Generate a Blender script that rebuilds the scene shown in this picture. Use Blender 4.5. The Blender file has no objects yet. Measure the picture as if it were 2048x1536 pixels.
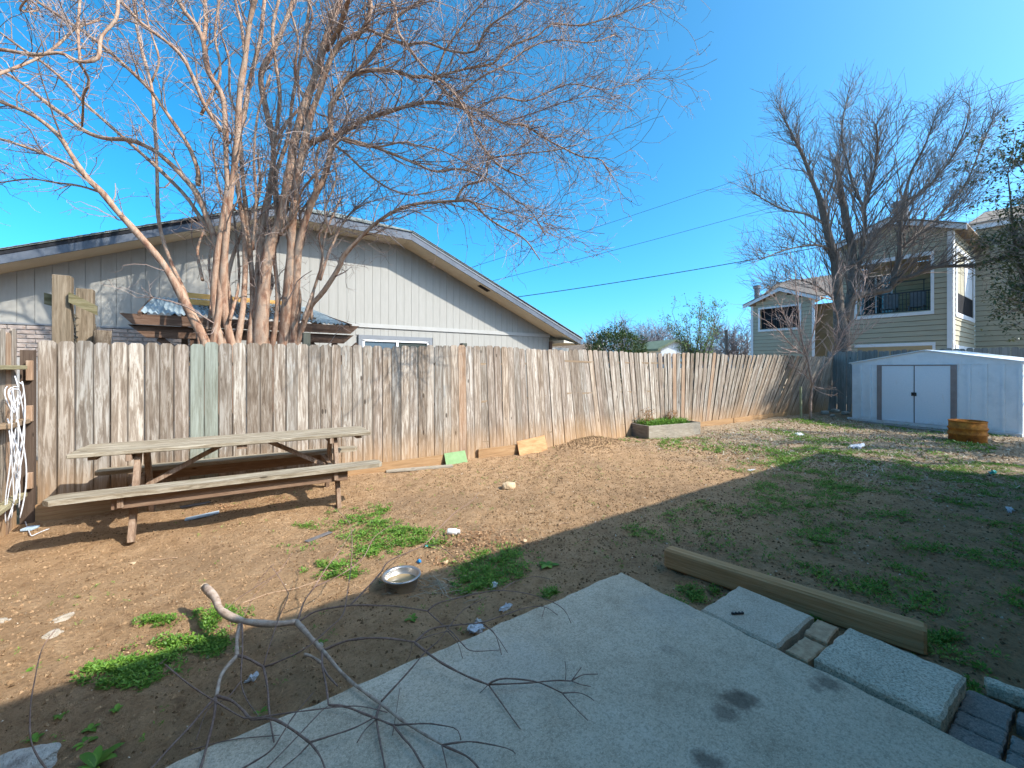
import bpy, math, random
import numpy as np
from mathutils import Matrix, Vector
random.seed(7)
rng = np.random.default_rng(11)
SC = bpy.context.scene
COL = SC.collection
# ------------------------------------------------------------------ camera
F, HZ, CH, YAW = 850.0, 735.0, 1.55, math.radians(35.8)
SN, CS = math.sin(YAW), math.cos(YAW)
cam_d = bpy.data.cameras.new('camera'); cam = bpy.data.objects.new('camera', cam_d); COL.objects.link(cam)
cam.location = (0, 0, CH); cam.rotation_euler = (math.pi/2, 0, -YAW)
cam_d.sensor_width = 36; cam_d.lens = F/2048*36; cam_d.shift_y = -(768-HZ)/2048
cam_d.clip_start = .05; cam_d.clip_end = 2000
SC.camera = cam
# ------------------------------------------------------------------ sky, sun, exposure
KX, KY = .65, 1.0                                   # shadow of a point at height z falls at (-KX*z, +KY*z)
sun_el = math.atan(1/math.hypot(KX, KY)); sun_az = math.atan2(KX, -KY)
w = bpy.data.worlds.new('World'); SC.world = w; w.use_nodes = True
wn = w.node_tree; bg = wn.nodes['Background']
sky = wn.nodes.new('ShaderNodeTexSky'); sky.sky_type = 'NISHITA'; sky.sun_disc = False
sky.sun_elevation = sun_el; sky.sun_rotation = sun_az
sky.air_density = .5; sky.dust_density = 2.8; sky.ozone_density = 9.5; sky.altitude = 200
hs = wn.nodes.new('ShaderNodeHueSaturation'); hs.inputs['Saturation'].default_value = 1.17; hs.inputs['Hue'].default_value = .474
wn.links.new(sky.outputs[0], hs.inputs['Color']); wn.links.new(hs.outputs[0], bg.inputs[0])
bg.inputs[1].default_value = .135
sd = bpy.data.lights.new('sun', 'SUN'); sd.energy = 2.1; sd.angle = math.radians(.53); sd.color = (1, .95, .87)
so = bpy.data.objects.new('sun', sd); COL.objects.link(so)
so.rotation_euler = Vector((KX, -KY, 1)).to_track_quat('Z', 'Y').to_euler(); so.location = (10, -15, 20)
vs = SC.view_settings
vs.view_transform = 'Standard'; vs.look = 'None'; vs.gamma = 1; vs.use_curve_mapping = False; vs.exposure = 1.88
SC.cycles.max_bounces = 6; SC.cycles.diffuse_bounces = 3; SC.cycles.transparent_max_bounces = 8
# ------------------------------------------------------------------ survey helpers: sight line of the lens -> place in the yard
def ray(px, py):
    c = (px-1024)/F
    return np.array((SN+CS*c, CS-SN*c, (HZ-py)/F))
def P(px, py, d):
    r = ray(px, py)*d; r[2] += CH; return r
def G(px, py, z=0.): return P(px, py, (CH-z)/((py-HZ)/F))
def PY(px, py, Y): return P(px, py, Y/ray(px, py)[1])
def PX(px, py, X): return P(px, py, X/ray(px, py)[0])
# ------------------------------------------------------------------ mesh building
class MB:
    def __init__(s): s.v=[]; s.q=[]; s.t=[]; s.n=0; s.ng=[]; s.M=None
    def add(s, v, q=None, t=None):
        v = np.asarray(v, float).reshape(-1, 3)
        if s.M is not None:
            A = np.array(s.M); v = v@A[:3,:3].T + A[:3,3]
        s.v.append(v)
        if q is not None and len(q): s.q.append(np.asarray(q, int)+s.n)
        if t is not None and len(t): s.t.append(np.asarray(t, int)+s.n)
        s.n += len(v); return s
    def ngon(s, v, faces):
        off = s.n; s.add(v)
        for f in faces: s.ng.append([i+off for i in f])
        return s
    def box(s, c, size, rz=0., M=None, bev=0.):
        hx, hy, hz = [a/2 for a in size]
        if bev > 0:
            b = bev
            r = [(-hx+b,-hy),(hx-b,-hy),(hx,-hy+b),(hx,hy-b),(hx-b,hy),(-hx+b,hy),(-hx,hy-b),(-hx,-hy+b)]
            r2 = [(x*(1-b/hx), y*(1-b/hy)) for x, y in r]
            v = [(x,y,-hz) for x,y in r2]+[(x,y,-hz+b) for x,y in r]+[(x,y,hz-b) for x,y in r]+[(x,y,hz) for x,y in r2]
            fs = [list(range(7,-1,-1)), list(range(24,32))]
            for k in range(3):
                for i in range(8):
                    j=(i+1)%8; fs.append([k*8+i,k*8+j,k*8+8+j,k*8+8+i])
        else:
            v = [(x,y,z) for z in (-hz,hz) for x,y in ((-hx,-hy),(hx,-hy),(hx,hy),(-hx,hy))]
            fs = [[3,2,1,0],[4,5,6,7],[0,1,5,4],[1,2,6,5],[2,3,7,6],[3,0,4,7]]
        v = np.array(v)
        if M is not None:
            A = np.array(M); v = v@A[:3,:3].T
        elif rz:
            ca, sa = math.cos(rz), math.sin(rz); v = v@np.array([[ca,-sa,0],[sa,ca,0],[0,0,1]]).T
        return s.ngon(v+np.array(c), fs)
    def bar(s, a, b, w, h, up=(0,0,1), bev=0.):
        a = np.array(a, float); b = np.array(b, float)
        z = b-a; L = np.linalg.norm(z); z /= L
        up = np.array(up, float); x = np.cross(up, z)
        if np.linalg.norm(x) < 1e-4: x = np.cross((0,1,0), z)
        x /= np.linalg.norm(x); y = np.cross(z, x)
        M = np.eye(4); M[:3,0]=x; M[:3,1]=y; M[:3,2]=z
        return s.box((a+b)/2, (w, h, L), M=M, bev=bev)
    def prism(s, poly, off):                       # poly: 3D points, extruded by vector off
        p = np.array(poly, float); n = len(p); v = np.vstack([p, p+np.array(off, float)])
        fs = [list(range(n-1,-1,-1)), list(range(n,2*n))]+[[i,(i+1)%n,n+(i+1)%n,n+i] for i in range(n)]
        return s.ngon(v, fs)
    def tube(s, pts, rad, k=6, cap=True):
        pts = np.asarray(pts, float); n = len(pts); rad = np.broadcast_to(np.asarray(rad, float), (n,))
        t = np.gradient(pts, axis=0); t /= np.linalg.norm(t, axis=1)[:,None]+1e-9
        ref = np.array((.31,.83,.17)); 
        if abs(np.dot(t.mean(0), ref)) > .85: ref = np.array((.9,-.1,.2))
        a = np.cross(t, ref); a /= np.linalg.norm(a, axis=1)[:,None]+1e-9; b = np.cross(t, a)
        th = np.arange(k)/k*2*math.pi
        v = pts[:,None]+rad[:,None,None]*(np.cos(th)[None,:,None]*a[:,None]+np.sin(th)[None,:,None]*b[:,None])
        i = np.arange(n-1)[:,None]*k; j = np.arange(k)[None]; j2 = (j+1)%k
        q = np.stack([i+j, i+j2, i+k+j2, i+k+j], -1).reshape(-1,4)
        off = s.n; s.add(v, q)
        if cap: s.ng += [[off+m for m in range(k-1,-1,-1)], [off+(n-1)*k+m for m in range(k)]]
        return s
    def tubes(s, Pn, R, k=3):                      # many twigs at once
        T, n = Pn.shape[:2]
        D = Pn[:,-1]-Pn[:,0]; a = np.cross(D, rng.normal(size=(T,3))); a /= np.linalg.norm(a,axis=1)[:,None]+1e-9
        b = np.cross(D, a); b /= np.linalg.norm(b,axis=1)[:,None]+1e-9
        th = np.arange(k)/k*2*math.pi
        v = Pn[:,:,None]+R[:,:,None,None]*(np.cos(th)[None,None,:,None]*a[:,None,None]+np.sin(th)[None,None,:,None]*b[:,None,None])
        base = (np.arange(T)*n*k)[:,None,None]+(np.arange(n-1)*k)[None,:,None]; j = np.arange(k)[None,None]; j2=(j+1)%k
        q = np.stack([base+j, base+j2, base+k+j2, base+k+j], -1).reshape(-1,4)
        return s.add(v, q)
    def leaves(s, B, yaw, pitch, L, W, fold=.25):   # four-cornered leaves, folded along the midrib
        T = len(B); f = np.stack([np.cos(yaw)*np.cos(pitch), np.sin(yaw)*np.cos(pitch), np.sin(pitch)],-1)
        r = np.stack([-np.sin(yaw), np.cos(yaw), 0*yaw],-1); u = np.cross(f, r)
        L = L[:,None]; W = W[:,None]
        m = B+f*L*.5
        v = np.stack([B, m+r*W*.5+u*W*fold, B+f*L, m-r*W*.5+u*W*fold],1)
        i = np.arange(T)[:,None]*4
        t = np.concatenate([i+np.array([[0,2,1]]), i+np.array([[0,3,2]])])
        return s.add(v, None, t)
    def lathe(s, prof, c, k=32, cap=False):
        th = np.arange(k)/k*2*math.pi; n = len(prof)
        v = np.array([[(c[0]+r*math.cos(a), c[1]+r*math.sin(a), c[2]+z) for a in th] for r, z in prof])
        i = np.arange(n-1)[:,None]*k; j = np.arange(k)[None]; j2=(j+1)%k
        q = np.stack([i+j, i+j2, i+k+j2, i+k+j], -1).reshape(-1,4)
        off = s.n; s.add(v, q)
        if cap: s.ng += [[off+m for m in range(k-1,-1,-1)], [off+(n-1)*k+m for m in range(k)]]
        return s
    def mesh(s, name, mat, smooth=False):
        me = bpy.data.meshes.new(name)
        V = np.vstack(s.v); faces = []
        q = np.vstack(s.q) if s.q else np.zeros((0,4),int); t = np.vstack(s.t) if s.t else np.zeros((0,3),int)
        me.vertices.add(len(V)); me.vertices.foreach_set('co', V.ravel())
        lens = np.concatenate([np.full(len(q),4), np.full(len(t),3), np.array([len(f) for f in s.ng],int)]).astype(int)
        loops = np.concatenate([q.ravel(), t.ravel(), np.array([i for f in s.ng for i in f],int)]).astype(int)
        me.loops.add(len(loops)); me.loops.foreach_set('vertex_index', loops)
        me.polygons.add(len(lens)); me.polygons.foreach_set('loop_start', np.concatenate([[0],np.cumsum(lens)[:-1]]).astype(int))
        me.polygons.foreach_set('use_smooth', np.full(len(lens), smooth))
        me.update(calc_edges=True); me.validate()
        if mat: me.materials.append(mat)
        return me
def tag(o, label=None, cat=None, group=None, kind=None):
    if label: o['label'] = label
    if cat: o['category'] = cat
    if group: o['group'] = group
    if kind: o['kind'] = kind
    return o
def thing(name, loc, label, cat, group=None):
    o = bpy.data.objects.new(name, None); COL.objects.link(o); o.location = Vector([float(a) for a in loc]); o.empty_display_size = .2
    return tag(o, label, cat, group)
def put(o, parent):
    if parent is not None:
        o.parent = parent
        if parent.type == 'EMPTY': o.matrix_parent_inverse = Matrix.Translation(parent.location).inverted()
    return o
def obj(name, mb, mat, parent=None, smooth=False, **kw):
    me = mb.mesh(name, mat, smooth) if isinstance(mb, MB) else mb
    o = bpy.data.objects.new(name, me); COL.objects.link(o)
    put(o, parent); return tag(o, **kw)
# ------------------------------------------------------------------ materials
def node(nt, typ, props=None, ins=None):
    n = nt.nodes.new(typ)
    for k, v in (props or {}).items(): setattr(n, k, v)
    for k, v in (ins or {}).items():
        if isinstance(v, bpy.types.NodeSocket): nt.links.new(v, n.inputs[k])
        else: n.inputs[k].default_value = v
    return n
def newmat(name, rough=.85, spec=.25, metal=0.):
    m = bpy.data.materials.new(name); m.use_nodes = True; nt = m.node_tree; b = nt.nodes['Principled BSDF']
    b.inputs['Roughness'].default_value = rough; b.inputs['Specular IOR Level'].default_value = spec; b.inputs['Metallic'].default_value = metal
    return m, nt, b
def c4(c): return (c[0], c[1], c[2], 1)
def oc(nt, scale=(1,1,1), rand=True):
    o = node(nt, 'ShaderNodeTexCoord').outputs['Object']
    if rand:
        r = node(nt, 'ShaderNodeObjectInfo').outputs['Random']
        sv = node(nt, 'ShaderNodeVectorMath', {'operation':'SCALE'}, {0:(37.,21.,53.), 'Scale':r}).outputs[0]
        o = node(nt, 'ShaderNodeVectorMath', {'operation':'ADD'}, {0:o, 1:sv}).outputs[0]
    return node(nt, 'ShaderNodeVectorMath', {'operation':'MULTIPLY'}, {0:o, 1:scale}).outputs[0]
def noise(nt, vec, scale, detail=5, rough=.6, dist=0.):
    return node(nt, 'ShaderNodeTexNoise', None, {'Vector':vec, 'Scale':scale, 'Detail':detail, 'Roughness':rough, 'Distortion':dist}).outputs[0]
def ramp(nt, fac, stops):
    r = node(nt, 'ShaderNodeValToRGB', None, {0:fac}); e = r.color_ramp.elements
    while len(e) < len(stops): e.new(.5)
    for i, (p, c) in enumerate(stops):
        e[i].position = p; e[i].color = c4(c) if hasattr(c, '__len__') else (c,c,c,1)
    return r.outputs[0]
def mix(nt, fac, a, b, blend='MIX'):
    n = node(nt, 'ShaderNodeMix', {'data_type':'RGBA', 'blend_type':blend})
    for k, v in ((0,fac),(6,a),(7,b)):
        if isinstance(v, bpy.types.NodeSocket): nt.links.new(v, n.inputs[k])
        elif k == 0: n.inputs[k].default_value = v
        else: n.inputs[k].default_value = c4(v)
    return n.outputs[2]
def math_(nt, op, a, b=0., c=None):
    n = node(nt, 'ShaderNodeMath', {'operation':op}, {0:a, 1:b}); return n.outputs[0]
def bump(nt, b, h, strength=.5, dist=.01):
    n = node(nt, 'ShaderNodeBump', None, {'Strength':strength, 'Distance':dist, 'Height':h}); nt.links.new(n.outputs[0], b.inputs['Normal'])
def base(nt, b, col): nt.links.new(col, b.inputs['Base Color'])
def island(nt): return node(nt, 'ShaderNodeNewGeometry').outputs['Random Per Island']
def simple(name, ca, cb, scale=8, rough=.8, spec=.3, bs=.3, bd=.005, rand=True, sc3=(1,1,1), metal=0., cc=None):
    m, nt, b = newmat(name, rough, spec, metal); v = oc(nt, sc3, rand)
    n1 = noise(nt, v, scale, 6); st = [(.32,ca),(.68,cb)]
    if cc: st = [(.3,ca),(.5,cb),(.7,cc)]
    base(nt, b, ramp(nt, n1, st)); bump(nt, b, noise(nt, v, scale*6, 4), bs, bd); return m
def leafmat(name, ca, cb, cc=None, rough=.55, spec=.3, trans=.0):
    m, nt, b = newmat(name, rough, spec)
    base(nt, b, ramp(nt, island(nt), [(0,ca),(.6,cb),(1,cc or cb)])); 
    if trans:
        b.inputs['Subsurface Weight'].default_value = 0
        t = node(nt, 'ShaderNodeBsdfTranslucent'); nt.links.new(b.inputs['Base Color'].links[0].from_socket, t.inputs[0])
        ms = node(nt, 'ShaderNodeMixShader', None, {0:trans, 1:b.outputs[0], 2:t.outputs[0]})
        nt.links.new(ms.outputs[0], nt.nodes['Material Output'].inputs[0])
    return m
def wood(name, dark, mid, light, axis='z', flake=.5, orange=None, tints=None, rough=.9, fine=1., oh=.32, edge=0.):
    """weathered timber: streaks along the grain, pale flaking patches, knots, optional soil stain at the foot (local z)"""
    m, nt, b = newmat(name, rough, .15)
    def S(across, along): return tuple(along if a == axis else across for a in 'xyz')
    vst = oc(nt, S(34*fine, 1.1)); vfl = oc(nt, S(30*fine, 2.6)); vfi = oc(nt, S(120*fine, 4))
    st = noise(nt, vst, 1., 5, .65, .2); fl = noise(nt, vfl, 1., 8, .72, .6); fi = noise(nt, vfi, 1., 3, .6)
    col = ramp(nt, st, [(.3,dark),(.52,mid),(.72,light)])
    tone = mix(nt, .5, ramp(nt, fl, [(.30,dark),(.47,mid),(.62,light)]), ramp(nt, fl, [(.38,tuple(a*.8 for a in dark)),(.5,mid),(.56,light)]))
    col = mix(nt, flake, col, tone)
    col = mix(nt, math_(nt,'MULTIPLY',ramp(nt, fi, [(.5,0.),(.78,1.)]),.45), col, tuple(a*.45 for a in dark))
    big = noise(nt, oc(nt, S(5,.7)), 1., 3)
    col = mix(nt, math_(nt,'MULTIPLY',ramp(nt, big, [(.4,0.),(.7,1.)]),.45), col, tuple(a*.75 for a in mid))
    if tints:
        r = node(nt, 'ShaderNodeObjectInfo').outputs['Random']
        r2 = math_(nt, 'FRACT', math_(nt, 'MULTIPLY', r, 13.7))
        tc = ramp(nt, r2, [(i/(len(tints)-1), t) for i, t in enumerate(tints)])
        col = mix(nt, 1., col, tc, 'MULTIPLY')
    kn = node(nt, 'ShaderNodeTexVoronoi', None, {'Vector':oc(nt, S(5.2,2.0)), 'Scale':1.}).outputs['Distance']
    knm = ramp(nt, kn, [(.0,1.),(.06,1.),(.085,0.)])
    col = mix(nt, math_(nt,'MULTIPLY',knm,.8), col, tuple(a*.35 for a in dark))
    if edge:  # dark band painted along the board edges, standing in for shaded gaps
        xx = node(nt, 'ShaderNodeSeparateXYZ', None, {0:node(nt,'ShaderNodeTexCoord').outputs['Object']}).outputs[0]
        gap_shade = ramp(nt, math_(nt,'ADD', math_(nt,'ABSOLUTE',xx), math_(nt,'MULTIPLY',math_(nt,'SUBTRACT',fl,.5),.02)), [(edge-.009,0.),(edge-.001,1.)])
        col = mix(nt, math_(nt,'MULTIPLY',gap_shade,.8), col, tuple(a*.3 for a in dark))
    if orange:
        z = node(nt, 'ShaderNodeSeparateXYZ', None, {0:node(nt,'ShaderNodeTexCoord').outputs['Object']}).outputs[2]
        nz = math_(nt, 'ADD', z, math_(nt, 'MULTIPLY', math_(nt,'SUBTRACT',st,.5), -.5))
        om = ramp(nt, math_(nt,'DIVIDE',nz,oh*2), [(.06,1.),(.9,0.)])
        col = mix(nt, math_(nt,'MULTIPLY',om,.7), col, mix(nt, st, tuple(a*.6 for a in orange), orange))
    base(nt, b, col)
    h = math_(nt, 'ADD', math_(nt,'MULTIPLY',fi,.6), fl); bump(nt, b, h, .5, .006)
    return m
# ================================================================== GROUND
def sstep(a, b, x): t = np.clip((x-a)/(b-a), 0, 1); return t*t*(3-2*t)
_gw = [(rng.normal(size=2)*k, rng.uniform(0,6.28), a) for k, a in ((1.1,.012),(1.6,.010),(2.3,.008),(3.5,.006),(5,.006),(7,.004),(10,.004),(14,.004),(19,.003),(26,.003)) for _ in range(2)]
MOUND = G(1185, 893)[:2]; HOLE = G(1715, 1026)[:2]
def gz(x, y):
    x = np.asarray(x, float); y = np.asarray(y, float); z = 0*x-.012
    for k, p, a in _gw: z = z+.75*a*np.sin(k[0]*x+k[1]*y+p)
    z = z*(1-sstep(18,30,np.hypot(x,y)))
    z = z+.07*sstep(4,7.5,x)*sstep(3.6,5.8,y)*(1-sstep(14,17,x))
    z = z+.15*np.exp(-((x-MOUND[0])**2/.30+(y-MOUND[1])**2/.10))
    z = z-.07*np.exp(-((x-HOLE[0])**2/.03+(y-HOLE[1])**2/.012))
    inside = sstep(2.62,2.45,x)*sstep(2.12,1.96,y)*sstep(-6.5,-6,x)
    return z*(1-inside)-.02*inside
def onground(p, lift=0.): return np.array((p[0], p[1], float(gz(p[0], p[1]))+lift))
def GG(px, py, lift=0.): return onground(G(px, py), lift)
xs = np.concatenate([-np.geomspace(600,4.6,26), np.arange(-4.5,9,.045), np.arange(9,19,.09), np.geomspace(19.2,900,30)])
ys = np.concatenate([-np.geomspace(600,.9,26), np.arange(-.8,6.6,.045), np.geomspace(6.7,900,36)])
gx, gy = np.meshgrid(xs, ys); near = (gx>-4.4)&(gx<18.5)&(gy>-.7)&(gy<6.6)
gzz = gz(gx, gy)+near*rng.normal(size=gx.shape)*.0035
mb = MB(); nx, ny = len(xs), len(ys)
i = (np.arange(ny-1)[:,None]*nx+np.arange(nx-1)[None]).ravel()
mb.add(np.stack([gx,gy,gzz],-1), np.stack([i,i+1,i+nx+1,i+nx],-1))
m, nt, b = newmat('soil', .95, .1)
v = oc(nt, (1,1,1), False)
n1 = noise(nt, v, .7, 5, .6, .4); n2 = noise(nt, v, 7, 8, .7, .3); n3 = noise(nt, v, 42, 6, .8); n4 = noise(nt, v, 240, 3, .7)
col = ramp(nt, n2, [(.28,(.23,.13,.066)),(.43,(.44,.27,.14)),(.62,(.53,.34,.187)),(.8,(.58,.395,.23))])
col = mix(nt, ramp(nt, n1, [(.47,0.),(.68,.5)]), col, (.24,.16,.10))
sx = node(nt, 'ShaderNodeSeparateXYZ', None, {0:v})
far = ramp(nt, math_(nt,'MULTIPLY',math_(nt,'ADD',sx.outputs[0],math_(nt,'MULTIPLY',n1,3.)),.07), [(.55,0.),(.75,1.)])
straw = ramp(nt, noise(nt, oc(nt,(1,1,1),False), 22, 6, .75), [(.36,(.15,.11,.07)),(.5,(.38,.29,.19)),(.65,(.58,.47,.32))])
col = mix(nt, math_(nt,'MULTIPLY',far,.8), col, straw)
col = mix(nt, ramp(nt, n3, [(.48,0.),(.72,.75)]), col, (.12,.075,.045))
col = mix(nt, ramp(nt, n4, [(.66,0.),(.73,.7)]), col, (.60,.47,.33))
base(nt, b, col)
h = math_(nt,'ADD', math_(nt,'MULTIPLY',n2,1.), math_(nt,'ADD', math_(nt,'MULTIPLY',n3,.5), math_(nt,'MULTIPLY',n4,.25)))
bump(nt, b, h, 1., .05)
M_soil = m
obj('ground', mb, m, smooth=True, kind='structure', label='bare brown dirt yard with scattered weeds')
# ================================================================== CONCRETE SLAB + STEPPING BLOCKS
def concrete(name, ca, cb, cc, pit=.5, stains=()):
    m, nt, b = newmat(name, .9, .2); v = oc(nt, (1,1,1), False)
    n1 = noise(nt, v, 1.6, 5, .6, .3); n2 = noise(nt, v, 9, 6, .7); n3 = noise(nt, v, 85, 4, .8); n4 = noise(nt, v, 150, 3, .75)
    col = ramp(nt, mix(nt, .45, n1, n2), [(.38,ca),(.5,cb),(.64,cc)])
    col = mix(nt, ramp(nt, n3, [(.37,.7*pit+.12),(.55,0.)]), col, tuple(a*.36 for a in ca))
    col = mix(nt, ramp(nt, n4, [(.54,0.),(.64,.5)]), col, tuple(min(.85,a*1.6) for a in cb))
    w1 = noise(nt, v, 16, 5, .7)
    for (x, y, r, k, c) in stains:
        d = node(nt, 'ShaderNodeVectorMath', {'operation':'DISTANCE'}, {0:v, 1:(x,y,.1)}).outputs['Value']
        dd = math_(nt,'ADD', math_(nt,'DIVIDE',d,r), math_(nt,'MULTIPLY',math_(nt,'SUBTRACT',w1,.5),1.9))
        col = mix(nt, math_(nt,'MULTIPLY',ramp(nt, dd, [(.35,1.),(1.,0.)]),k), col, c)
    base(nt, b, col); bump(nt, b, math_(nt,'ADD',n3,math_(nt,'MULTIPLY',n4,.6)), .55, .004); return m
ST = []
for px, py, r, k in ((1475,1400,.085,.75),(1450,1425,.07,.6),(1655,1365,.075,.65),(1630,1372,.05,.5),(1420,1525,.07,.75),(1335,1300,.06,.3),(1500,1398,.05,.5)):
    p = G(px, py, .1); ST.append((p[0], p[1], r, k, (.10,.075,.055)))
for px, py, r, k in ((1330,1215,.28,.25),(1040,1330,.3,.2),(900,1480,.2,.18)):
    p = G(px, py, .1); ST.append((p[0], p[1], r, k, (.33,.33,.30)))
M_slab = concrete('patio_concrete', (.46,.37,.262), (.58,.475,.345), (.66,.555,.42), .6, ST)
mb = MB()
# slab with a slightly chipped, rounded arris
ex = np.concatenate([np.linspace(-6.2,2.4,150)]); ey = np.linspace(2.0,-2.6,90)
def slab_edge(t, s): return .006*math.sin(9*t+s)+.004*math.sin(23*t+2*s)+.003*math.sin(61*t)
outline = [(x, 2.0+slab_edge(x,1)) for x in ex]+[(2.4+slab_edge(y,2), y) for y in ey[1:]]+[(-6.2,-2.6)]
n = len(outline); o = np.array(outline); cen = np.array((-1.5,0.))
ins = o.copy(); ins[:150,1] -= .014; ins[149:-1,0] -= .014
V = np.vstack([np.c_[o, np.full(n,-.12)], np.c_[o, np.full(n,.086)], np.c_[ins, np.full(n,.1)]])
mb.ngon(V, [[k*n+(i+1)%n, k*n+i, (k+1)*n+i, (k+1)*n+(i+1)%n] for k in range(2) for i in range(n)]+[list(range(3*n-1,2*n-1,-1))])
tag(obj('patio_slab', mb, M_slab), 'large stained grey concrete patio slab in the foreground', 'patio')
def irregular_slab(c, size, rz, mat, name, label, cat, jit=.006, bev=.012, group=None, nseg=10, seed=0):
    r = np.random.default_rng(seed+5); hx, hy, hz = [a/2 for a in size]
    pts = []
    for (x0,y0),(x1,y1) in (((-hx,-hy),(hx,-hy)),((hx,-hy),(hx,hy)),((hx,hy),(-hx,hy)),((-hx,hy),(-hx,-hy))):
        for t in np.arange(nseg)/nseg: pts.append((x0+(x1-x0)*t+r.normal()*jit*.5, y0+(y1-y0)*t+r.normal()*jit*.5))
    o = np.array(pts); n = len(o); ins = o*(1-np.array((bev/hx,bev/hy)))
    cr = np.minimum(1, .02+np.hypot((np.abs(o[:,0])/hx)**8, (np.abs(o[:,1])/hy)**8))
    V = np.vstack([np.c_[ins,np.full(n,-hz)], np.c_[o,np.full(n,-hz+bev)], np.c_[o,hz-bev+r.normal(size=n)*jit*.3], np.c_[ins,hz+r.normal(size=n)*jit*.15]])
    mb = MB(); fs = [list(range(n-1,-1,-1)), list(range(3*n,4*n))]+[[k*n+i,k*n+(i+1)%n,(k+1)*n+(i+1)%n,(k+1)*n+i] for k in range(3) for i in range(n)]
    mb.ngon(V, fs); ca, sa = math.cos(rz), math.sin(rz)
    me = mb.mesh(name, mat); ob = bpy.data.objects.new(name, me); COL.objects.link(ob); ob.location = Vector([float(a) for a in c]); ob.rotation_euler = (0,0,rz)
    return tag(ob, label, cat, group)
M_block = concrete('stepping_block_concrete', (.44,.365,.27), (.54,.455,.345), (.61,.525,.41), .5)
M_block2 = concrete('pitted_block_concrete', (.46,.41,.31), (.62,.545,.415), (.68,.60,.48), 1.)
irregular_slab((2.655,1.2,.01), (.47,.43,.17), 0, M_block, 'stepping_block', 'smooth grey square stepping block with a small black clip lying on it', 'stepping stone', seed=1)
irregular_slab((2.68,.605,.02), (.45,.455,.17), -.03, M_block2, 'stepping_block', 'pale coarse pitted stepping block beside the end of the timber beam', 'stepping stone', seed=2)
M_brick = simple('brick_clay', (.38,.24,.14), (.58,.40,.25), 30, .9, .2, .6, .004)
irregular_slab((2.785,.912,.022), (.215,.105,.13), .05, M_brick, 'brick', 'tan brick wedged between the two stepping blocks nearest the timber beam', 'brick', jit=.004, bev=.006, seed=3)
irregular_slab((2.555,.905,.018), (.21,.105,.12), -.06, M_brick, 'brick', 'tan brick wedged between the two stepping blocks touching the patio slab', 'brick', jit=.004, bev=.006, seed=4)
M_paver = concrete('paver_concrete', (.19,.165,.145), (.27,.235,.205), (.33,.29,.255), .6)
k = 0
PL = {(0,0):'grey paver brick at right corner of the patio next to pitted block, widest one', (0,1):'narrow grey paver between the wide paver and the patio edge', (0,2):'narrow grey paver tight against the patio edge beside pitted block'}
for j in range(3):
    y = .30-.158*j
    for i, (x0, x1) in enumerate(((2.725,2.93),(2.597,2.712),(2.462,2.585))):
        if j and i == 0: x0 += .1*(j%2)
        irregular_slab(((x0+x1)/2-.006*j, y, -.025+.004*i), (x1-x0, .144, .11), .02*(i-1), M_paver, 'paver', PL.get((j,i), ('wide','middle','patio side')[i]+' grey paver of the '+('second','third')[j-1]+' row at the bottom right corner'), 'paver', group='pavers beside the patio', jit=.004, bev=.006, seed=10+k); k += 1
p = G(2010,1388,.05); irregular_slab((p[0]+.06,p[1]-.07,.03), (.07,.27,.07), .12, M_block2, 'edging_stone', 'pale narrow edging stone behind the pavers at right edge', 'stone', jit=.006, seed=30)
# timber beam
M_beam = wood('treated_timber', (.31,.155,.065), (.50,.285,.13), (.62,.42,.23), 'y', .3, rough=.9)
a = np.array(G(1352,1117,.07)); 
mb = MB(); mb.box((0,0,0), (.105,1.47,.15), bev=.014)
o_ = obj('timber_beam', mb, M_beam, label='brown square timber beam lying on the dirt beside the stepping blocks', cat='beam')
o_.location = (3.07,1.28,.065); o_.rotation_euler = (0,.02,.165)
# black clip on the block
M_black = simple('black_plastic', (.012,.012,.013), (.03,.03,.03), 20, .5, .4)
p = G(1475,1227,.1); mb = MB(); mb.box((0,0,0),(.075,.012,.008),bev=.002)
for q in (-.03,-.008,.012,.032): mb.box((q,0,.005),(.007,.013,.006))
o_ = obj('plastic_clip', mb, M_black, label='small black plastic clip on the stepping block', cat='clip'); o_.location = (p[0],p[1],.1005); o_.rotation_euler=(0,0,-.55)
# ================================================================== WOODEN FENCES
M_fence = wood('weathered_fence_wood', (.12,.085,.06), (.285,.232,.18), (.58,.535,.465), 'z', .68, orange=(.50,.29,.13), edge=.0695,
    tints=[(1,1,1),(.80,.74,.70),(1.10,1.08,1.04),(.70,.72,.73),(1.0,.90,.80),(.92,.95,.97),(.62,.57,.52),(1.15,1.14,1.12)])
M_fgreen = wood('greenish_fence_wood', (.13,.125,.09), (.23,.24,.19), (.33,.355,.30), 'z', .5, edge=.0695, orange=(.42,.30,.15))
M_forange = wood('bare_orange_wood', (.19,.12,.075), (.33,.21,.13), (.46,.37,.28), 'z', .6)
M_rail = wood('rail_wood', (.15,.10,.06), (.27,.19,.12), (.37,.28,.19), 'x', .4)
FX = np.array((-1.7,4.2,9,14,18.6)); FY = np.array((6.40,6.20,5.93,5.75,5.78))
LX = (-2,3,4.5,6.5,8.5,10,12,14,16,18.4); LY = (0,.02,.10,.26,.12,-.12,-.38,-.52,-.42,-.1); LI = (0,0,-.01,-.03,-.01,.08,.28,.48,.48,.25)
TX = (-2,-.2,1.5,4.2,8,12.6,16.6); TZ = (1.83,1.845,1.87,1.92,1.90,1.90,1.90)
def board_mesh(name, w, h, t, mat, dog=.03):
    p = [(-w/2,0,0),(w/2,0,0),(w/2,0,h-dog),(w/2-dog,0,h),(-w/2+dog,0,h),(-w/2,0,h-dog)]
    mb = MB(); mb.prism(p, (0,t,0)); return mb.mesh(name, mat)
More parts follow.
